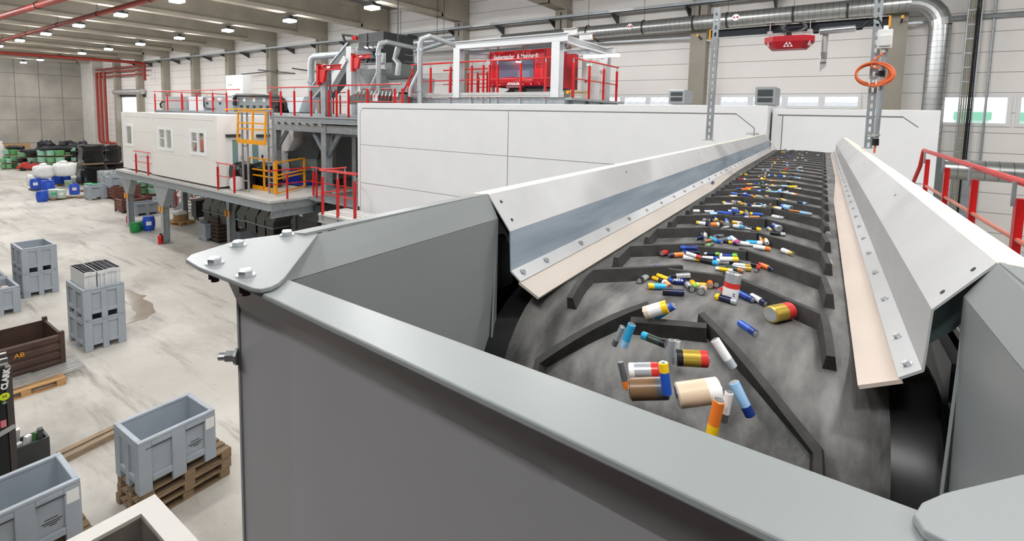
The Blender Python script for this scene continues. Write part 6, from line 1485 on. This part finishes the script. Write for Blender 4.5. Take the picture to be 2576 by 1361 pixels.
drum('blue canister with pink label right of the tubs', 188,489,21,27, m_db, 'blue drums', sticker=mat('label_pink', (236,206,214), .5), kind='can')
drum('pale tub with green label on the small front pallet', 136,498,22,22, m_tubg, 'pale tubs', z=.1, sticker=m_teal, kind='tub', name='plastic_tub')
drum('pale tub with white label on the small front pallet', 155,498,19,21, m_tubg, 'pale tubs', z=.1, sticker=True, kind='tub', name='plastic_tub')
drum('small tub with bright green label by the blue drums', 172,469,15,15, m_tubg, 'pale tubs', sticker=mat('label_lime', (120,200,60), .5), kind='tub', name='plastic_tub')
drum('left green topped tub by the black wrapped stack', 223,474,17,13, mat('tub_greenish',(110,190,150),.5), 'pale tubs', z=.15, kind='tub', name='plastic_tub')
drum('right green topped tub by the black wrapped stack', 240,474,16,12, mat('tub_green2',(60,180,110),.5), 'pale tubs', z=.15, kind='tub', name='plastic_tub')
drum('green lidded drum beside the first platform column', 341,584,24,25, m_dg, 'drums by the column')
drum('darker green drum half hidden behind the green one', 356,578,20,22, m_dg, 'drums by the column')
drum('large blue drum with white marks by the first column', 375,579,27,35, m_db, 'drums by the column', sticker=True)
for px, py, rz, lab in ((136,503,.2,'small pallet under the two pale tubs'), (155,466,.1,'yellowish pallet under the two blue drums'), (92,479,.1,'dark skid under the labelled blue drum'), (232,479,0,'pallet under the green topped tubs'), (205,498,.1,'empty pallet left of the front grey bin'), (216,482,.2,'dark pallet behind the front grey bin')):
    q, k = gp(px,py); o = copy_tree(PAL if py == 466 else OLDP, (q.x-.2,q.y+.35,-.0), rz+math.pi/2, lab, 'wooden pallets'); o.scale = (1,1,.7)
# big bags
m_bag = mat('white_woven_bag', (228,228,226), .7, 0, .04, 6, bump=.5, bscale=4)
def bigbag(lab, px, py, wpx, hpx, z=0, neck=True, seed=1):
    q, k = gp(px,py,z); w_, h_ = wpx*k, hpx*k
    r = thing('big_bag', lab, 'bag', q, 'white bulk bags'); c = q+Vector((-w_*.25,w_*.3,h_*.45))
    blob(M(), c, (w_*.95,w_*.85,h_*.9), 26, 14, .55, .12, seed).obj('bag_body', m_bag, r, True)
    if neck: blob(M(), c+Vector((0,0,h_*.5)), (w_*.5,w_*.3,h_*.28), 14, 8, .8, .08, seed+4).obj('tied_neck', m_bag, r, True)
bigbag('white bulk bag stacked left above the lower white bags', 95,449,46,34, z=.8, seed=1)
bigbag('white bulk bag stacked right above the two blue drums', 146,445,50,36, z=.85, seed=2)
bigbag('lower white bulk bag at the far left of the bag group', 74,467,26,30, neck=False, seed=3)
bigbag('lower white bulk bag behind the labelled blue drum', 110,466,48,28, z=0, seed=4)
bigbag('white bulk bag leaning against the black wrapped stack', 178,452,26,46, neck=False, seed=5)
bigbag('lower white bulk bag beneath the right upper bag', 148,462,46,22, neck=False, seed=8)
bigbag('white bag lump behind the drums left of the black stack', 180,464,18,22, neck=False, seed=9)
# black wrapped stacks
def wrapped(lab, px, py, wpx, hpx, z, layers, seed):
    q, k = gp(px,py,z); w_, h_ = wpx*k, hpx*k
    r = thing('wrapped_stack', lab, 'wrapped load', q, 'black film wrapped loads'); c = q+Vector((-.45*w_,.35*w_,h_/2))
    blob(M(), c, (w_*.95,w_*.9,h_), 30, 18, .32, .13, seed, layers).obj('film_wrap', m_bfilm, r, True)
    M().box((c.x-w_*.42,c.y-w_*.4,q.z-.02),(c.x+w_*.42,c.y+w_*.4,q.z+.1)).obj('pallet_base', m_oldwood, r)
zb1 = 1.45
wrapped('lower left black film wrapped stack nearest the blue canister', 215,465,62,50, .05, 2, 1)
wrapped('upper left black film wrapped stack on the lower left one', 216,415,50,48, 1.5, 3, 2)
wrapped('lower right black film wrapped stack beside the lower left one', 272,452,60,40, .05, 1, 3)
wrapped('upper right black film wrapped stack on the lower right one', 264,412,42,44, 1.4, 2, 4)
wrapped('narrow black stack standing behind at the cabin corner', 293,430,16,60, .05, 5, 5)
# green tub stacks under film
m_gt = [mat('green_tub_a', (120,176,130), .5), mat('green_tub_b', (150,200,176), .5), mat('green_tub_c', (96,160,96), .5)]
m_sheetb = mat('black_sheeting', (34,36,42), .5, 0, .2, 4, bump=.3, bscale=6)
def tubstack(lab, px0, px1, py, rows, hpx, seed, dark=False, name='tub_stack', top=True):
    q0, k = gp(px0,py); q1, _ = gp(px1,py); w_ = (px1-px0)*k; rh = hpx*k/rows
    r = thing(name, lab, 'stack', (q0+q1)/2, 'film wrapped tub stacks'); n = max(2, int(w_/.62)); d = (q1-q0)/n; rnd = random.Random(seed)
    for j in range(rows):
        M().bar(q0+Vector((-.3,.4,rh*j+.05)), q1+Vector((-.3,.4,rh*j+.05)), 1.0, .08).obj('tray', m_dgrey if dark else m_oldwood, r)
        for i in range(n):
            c = q0+d*(i+.5)+Vector((0,0,rh*j+.1)); R = d.length*.47
            M().lathe(c, [(R*.85,0),(R,rh*.62),(R*1.04,rh*.66),(R*.95,rh*.72)], 12).obj('tub', m_black if dark and (i+j) % 2 else rnd.choice(m_gt), r, True)
    if top:
        c = (q0+q1)/2+Vector((-.3,.4,rh*rows+.05)); blob(M(), c, (1.0,w_*.95,.35), 18, 8, .6, .15, seed).obj('cover_sheet', m_sheetb, r, True)
    return r
tubstack('film wrapped green tubs in three rows behind the red sweeper', 96,164,428,3,52, 1)
tubstack('green tubs at the left edge in two rows', 2,31,426,2,28, 2, top=False)
tubstack('pale green tubs stacked behind the left edge tubs', 10,46,424,3,50, 3)
tubstack('dark crates with green lids between the green stacks', 47,94,426,3,44, 4, dark=True)
tubstack('black trays stacked right of the green tub stack', 166,193,420,4,50, 5, dark=True)
for px, py, w_, lab in ((85,368,40,'black sheeting heap on the dark crates'),(143,366,44,'black sheeting heap on the green tub stack'),(180,364,26,'black sheeting heap at the top right of the stacks')):
    q, k = gp(px, 420); zt = 5.7-(py-258)*k*.98
    tag(blob(M(), (q.x-1.2,q.y+1.2,zt-.5), (1.6,w_*k,1.9), 18, 10, .8, .35, int(px)).obj('sheeting_heap', m_sheetb, smooth=True), lab, 'sheeting')
q, k = gp(8,424); tag(blob(M(), (q.x-2.2,q.y-.1,1.2), (1.2,1.2,2.4), 16, 10, .5, .2, 3).obj('white_bag', m_bag, smooth=True), 'pale white bag behind the left edge green tubs', 'bag')
a, b = P(10,366,x=-69.5), P(75,362,x=-69.5)
tag(M().box((-70,a.y,a.z-.35),(-69.4,b.y,b.z+.05)).box((-69.8,a.y+.5,0),(-69.6,a.y+.7,a.z)).box((-69.8,b.y-.7,0),(-69.6,b.y-.5,b.z)).obj('timber_rack', m_wood), 'long pale timber rail in front of the concrete wall', 'timber')
# red sweeper
q, k = gp(70,430); m_rs = mat('sweeper_red', (186,56,50), .45, 0, .1, 3)
r = thing('floor_sweeper', 'small red ride-on sweeper parked before the green tubs', 'sweeper', q)
c = q+Vector((-.4,.2,0)); w_ = 46*k
d_ = Vector((.35,.94,0)).normalized(); sd = Vector((d_.y,-d_.x,0))
def SV(a, b, h): return c+d_*a*w_+sd*b*w_+Vector((0,0,h*w_))
pts = [(-.5,.1),(-.48,.28),(-.3,.36),(-.28,.46),(-.05,.46),(0,.36),(.3,.40),(.5,.34),(.52,.1)]
M().ext([SV(a,.24,h) for a,h in pts], -sd*w_*.48).obj('body', m_rs, r, bevel=.06)
for a in (-.26,.34):
    for b_ in (-.25,.22): M().lathe(SV(a,b_,.1), [(.1*w_,0),(.1*w_,.05*w_)], 16, sd).obj('wheel', m_black, r)
M().bar(SV(.05,0,.38), SV(.12,0,.5), .3, .08).obj('seat', m_black, r)
# mid-distance crates by the platform columns
def bin_px(lab, px, py, wpx, z=0, rz=math.pi/2):
    q, k = gp(px,py,z); s = wpx*k/1.2; o = put_bin('a', BD, (q.x-.35,q.y+.55*s,z), rz, lab); o.scale = (s,1,s*.95); return o
bin_px('front grey bin on the floor before the brown box', 225,504,60)
bin_px('grey bin stacked on the brown box left of the column', 278,473,48, z=.72)
bin_px('grey bin beside the first platform column', 342,544,54)
bin_px('grey bin half hidden behind the second column', 400,525,46)
o = bin_px('narrow grey bin under the black chutes', 526,608,24); o.scale = (.55,.8,1.05)
o = bin_px('teal-grey bin at the foot of the rear chutes', 605,612,48)
def sbox_px(lab, px, py, wpx, hpx, m=None, dx=1.0):
    q, k = gp(px,py); return steel_box(lab, q.x-dx, q.y, q.x, q.y+wpx*k, 0, hpx*k, m or m_rust2)
sbox_px('brown ribbed box beneath the stacked grey bin', 287,504,56,34)
sbox_px('open brown box behind the first platform column', 309,537,50,34)
sbox_px('second open brown box behind the grey column bin', 372,517,60,22)
q, k = gp(549,613)
r = thing('ribbed_crate', 'dark brown slatted crate beside the narrow grey bin', 'crate', q)
for i in range(6): M().box((q.x-.9,q.y,.1+i*.16),(q.x,q.y+.9,.2+i*.16)).obj('slat_course', m_rust, r)
M().box((q.x-.86,q.y+.04,.0),(q.x-.04,q.y+.86,1.08)).obj('core', m_black, r)
q, k = gp(258,474); tag(blob(M(), (q.x-.6,q.y+.5,.6), (1.2,1.0,1.2), 16, 10, .3, .06, 7).obj('pale_wrapped_load', m_film, smooth=True), 'pale film wrapped load left of the stacked grey bin', 'load')
tubstack('green bagged tubs under clear film behind the columns', 345,400,490,2,36, 8, top=False)
q, k = gp(372,490); blob_o = blob(M(), (q.x-.3,q.y+.4,36*k+.3), (1.5,56*k,.85), 18, 10, .5, .12, 11).obj('film_cover', mat('green_film', (150,214,150), .3, bump=.4, bscale=8), smooth=True)
tag(blob_o, 'pale green film cover heaped on the bagged tubs', 'cover')
# fire extinguishers
def ext_(lab, px, py, hpx):
    q, k = gp(px,py); h = hpx*k; r = thing('fire_extinguisher', lab, 'fire extinguisher', q, 'fire extinguishers')
    M().lathe(q, [(.085,0),(.09,.03),(.09,h*.72),(.05,h*.84),(.03,h*.86)], 14).obj('cylinder', mat('extinguisher_red', (204,26,24), .3), r, True)
    M().lathe(q+Vector((0,0,h*.86)), [(.03,0),(.035,h*.08)], 10).bar(q+Vector((-.02,0,h*.95)), q+Vector((.1,.02,h*.99)), .03, .03).obj('valve', m_black, r)
    M().tube([q+Vector((.03,.02,h*.9)), q+Vector((.13,.03,h*.7)), q+Vector((.11,.03,h*.3))], .014, 6).obj('hose', m_black, r, True)
ext_('red fire extinguisher at the foot of the second column', 404,614,28)
ext_('red fire extinguisher at the foot of the first column', 323,560,22)
# stairs to the platform
st = thing('steel_stair', 'steel stair with red handrail rising under the cabin platform', 'stair', P(440,570,z=0))
y0_ = YF+1.3; a = P(428,562,z=0); y0_ = YF+2.9
sa = Vector((P(440,566,y=y0_).x,y0_,.05)); sb_ = Vector((P(532,480,y=y0_).x,y0_,ZP-.1))
for e in (0,.8): M().bar(sa+Vector((0,e,0)), sb_+Vector((0,e,0)), .05, .22).obj('stringer', m_steel, st)
for i in range(11): q = sa.lerp(sb_,(i+.5)/11); M().box((q.x-.14,q.y,q.z-.02),(q.x+.14,q.y+.8,q.z+.02)).obj('tread', m_steel2, st)
for e in (0,.8):
    M().tube([sa+Vector((.1,e,.95)), sb_+Vector((0,e,.95))], .025, 8).obj('handrail', m_red, st, True); M().tube([sa+Vector((.1,e,.5)), sb_+Vector((0,e,.5))], .018, 8).obj('knee_rail', m_red, st, True)
    for t in (.06,.5,.92): q = sa.lerp(sb_,t)+Vector((0,e,0)); M().bar(q, q+Vector((0,0,.95)), .06, .05).obj('post', m_red, st)
# tool cart, cardboard pallet
q, k = gp(492,556); r = thing('tool_cart', 'black rolling tool cart with drawers under the platform', 'cart', q)
M().box((q.x-.4,q.y,.18),(q.x+.1,q.y+1.0,1.0)).obj('body', m_black, r)
for i in range(6): M().box((q.x+.1,q.y+.08,.28+i*.11),(q.x+.115,q.y+.92,.36+i*.11)).obj('drawer', mat('drawer_dark', (44,48,52), .35), r)
M().box((q.x-.45,q.y-.05,1.0),(q.x+.15,q.y+1.05,1.05)).obj('worktop', mat('dark_top', (60,48,44), .5), r)
for dx in (-.3,.0):
    for dy in (.1,.9): M().lathe((q.x+dx,q.y+dy,.09), [(.09,-.02),(.09,.02)], 12, (0,1,0)).bar((q.x+dx,q.y+dy,.09),(q.x+dx,q.y+dy,.19),.03,.03).obj('castor', m_dgrey, r)
q, k = gp(438,566); o = copy_tree(PAL, (q.x-.2,q.y+.3,0), .3, 'wooden pallet with a cardboard roll under the stair', 'wooden pallets')
tag(M().lathe((q.x-.15,q.y+.35,.145), [(.3,0),(.3,.32)], 18).obj('cardboard_drum', mat('cardboard', (176,140,100), .8)), 'brown cardboard drum on the pallet under the stair', 'drum')
tag(blob(M(), (q.x-.1,q.y+.3,.57), (.7,.6,.22), 14, 8, .6, .08, 2).obj('paper_heap', m_whitep, smooth=True), 'crumpled white packing paper on the cardboard drum', 'paper')
# black discharge chutes below the platform
CH = None
def chute(lab, px0, px1, py0, py1, hood, y):
    a, b = P(px0,py0,y=y), P(px1,py1,y=y); w_ = b.x-a.x; r = thing('discharge_chute', lab, 'chute', ((a.x+b.x)/2,y,b.z), 'black discharge chutes')
    M().box((a.x,y,b.z),(a.x+w_*.85,y+.7,a.z)).obj('chute_box', m_black, r)
    m = mat('chute_grey_green', (66,72,68), .35, .1); zt = ZP-.35
    dx = (zt-a.z)*.85
    M().ext([(a.x-.02,y-.02,a.z),(a.x+w_*.87,y-.02,a.z),(a.x+w_*.87,y-.02,a.z+.15),(a.x+w_*.66+dx,y-.02,zt),(a.x+dx+.05,y-.02,zt),(a.x-.02,y-.02,a.z+.25)], (0,.74-.05*(px0%3),0)).obj('chute_hood', m, r)
    M().box((a.x-.05,y-.05,a.z-.06),(a.x+w_*.9,y+.75,a.z)).obj('collar', m_ggrey, r)
    return r
yk = YF+1.4
for i, (x0_,x1_,y0p,y1p) in enumerate(((512,531,527,556),(531,553,531,562),(552,574,536,567),(598,620,549,575),(620,648,553,588),(648,670,562,597),(670,692,568,599))):
    chute('black discharge chute, %s from the left under the platform' % ordw[i], x0_, x1_, y0p, y1p, None, yk if i < 3 else yk-.3)
a, b = P(752,548,y=10.2), P(799,582,y=10.2)
r = thing('discharge_chute', 'large black chute with tapered hood right of the last column', 'chute', ((a.x+b.x)/2,10.2,b.z-.3), 'black discharge chutes')
M().box((a.x,10.2,.4),(b.x,11.1,a.z)).obj('chute_box', m_black, r)
M().ext([(a.x-.02,10.18,a.z),(b.x+.02,10.18,a.z),(b.x+.2,10.18,ZP-.3),(a.x+.5,10.18,ZP-.3),(a.x-.05,10.18,a.z+.35)], (0,.95,0)).obj('chute_hood', m_dgrey, r)
M().box((a.x+.06,10.16,a.z+.08),(a.x+.28,10.18,a.z+.3)).obj('label_plate', m_whitep, r)
for x in (a.x+.05,b.x-.05): M().bar((x,10.6,0),(x,10.6,.5),.06,.06).obj('leg', m_black, r)
# pale machine panel beneath the platform behind the columns
tag(M().box((P(700,520,y=13.5).x,13.5,0),(P(760,520,y=13.5).x,14,2.5)).obj('pale_cabinet', mat('pale_green_machine', (206,216,212), .5)), 'pale green machine panel standing beneath the platform', 'cabinet')
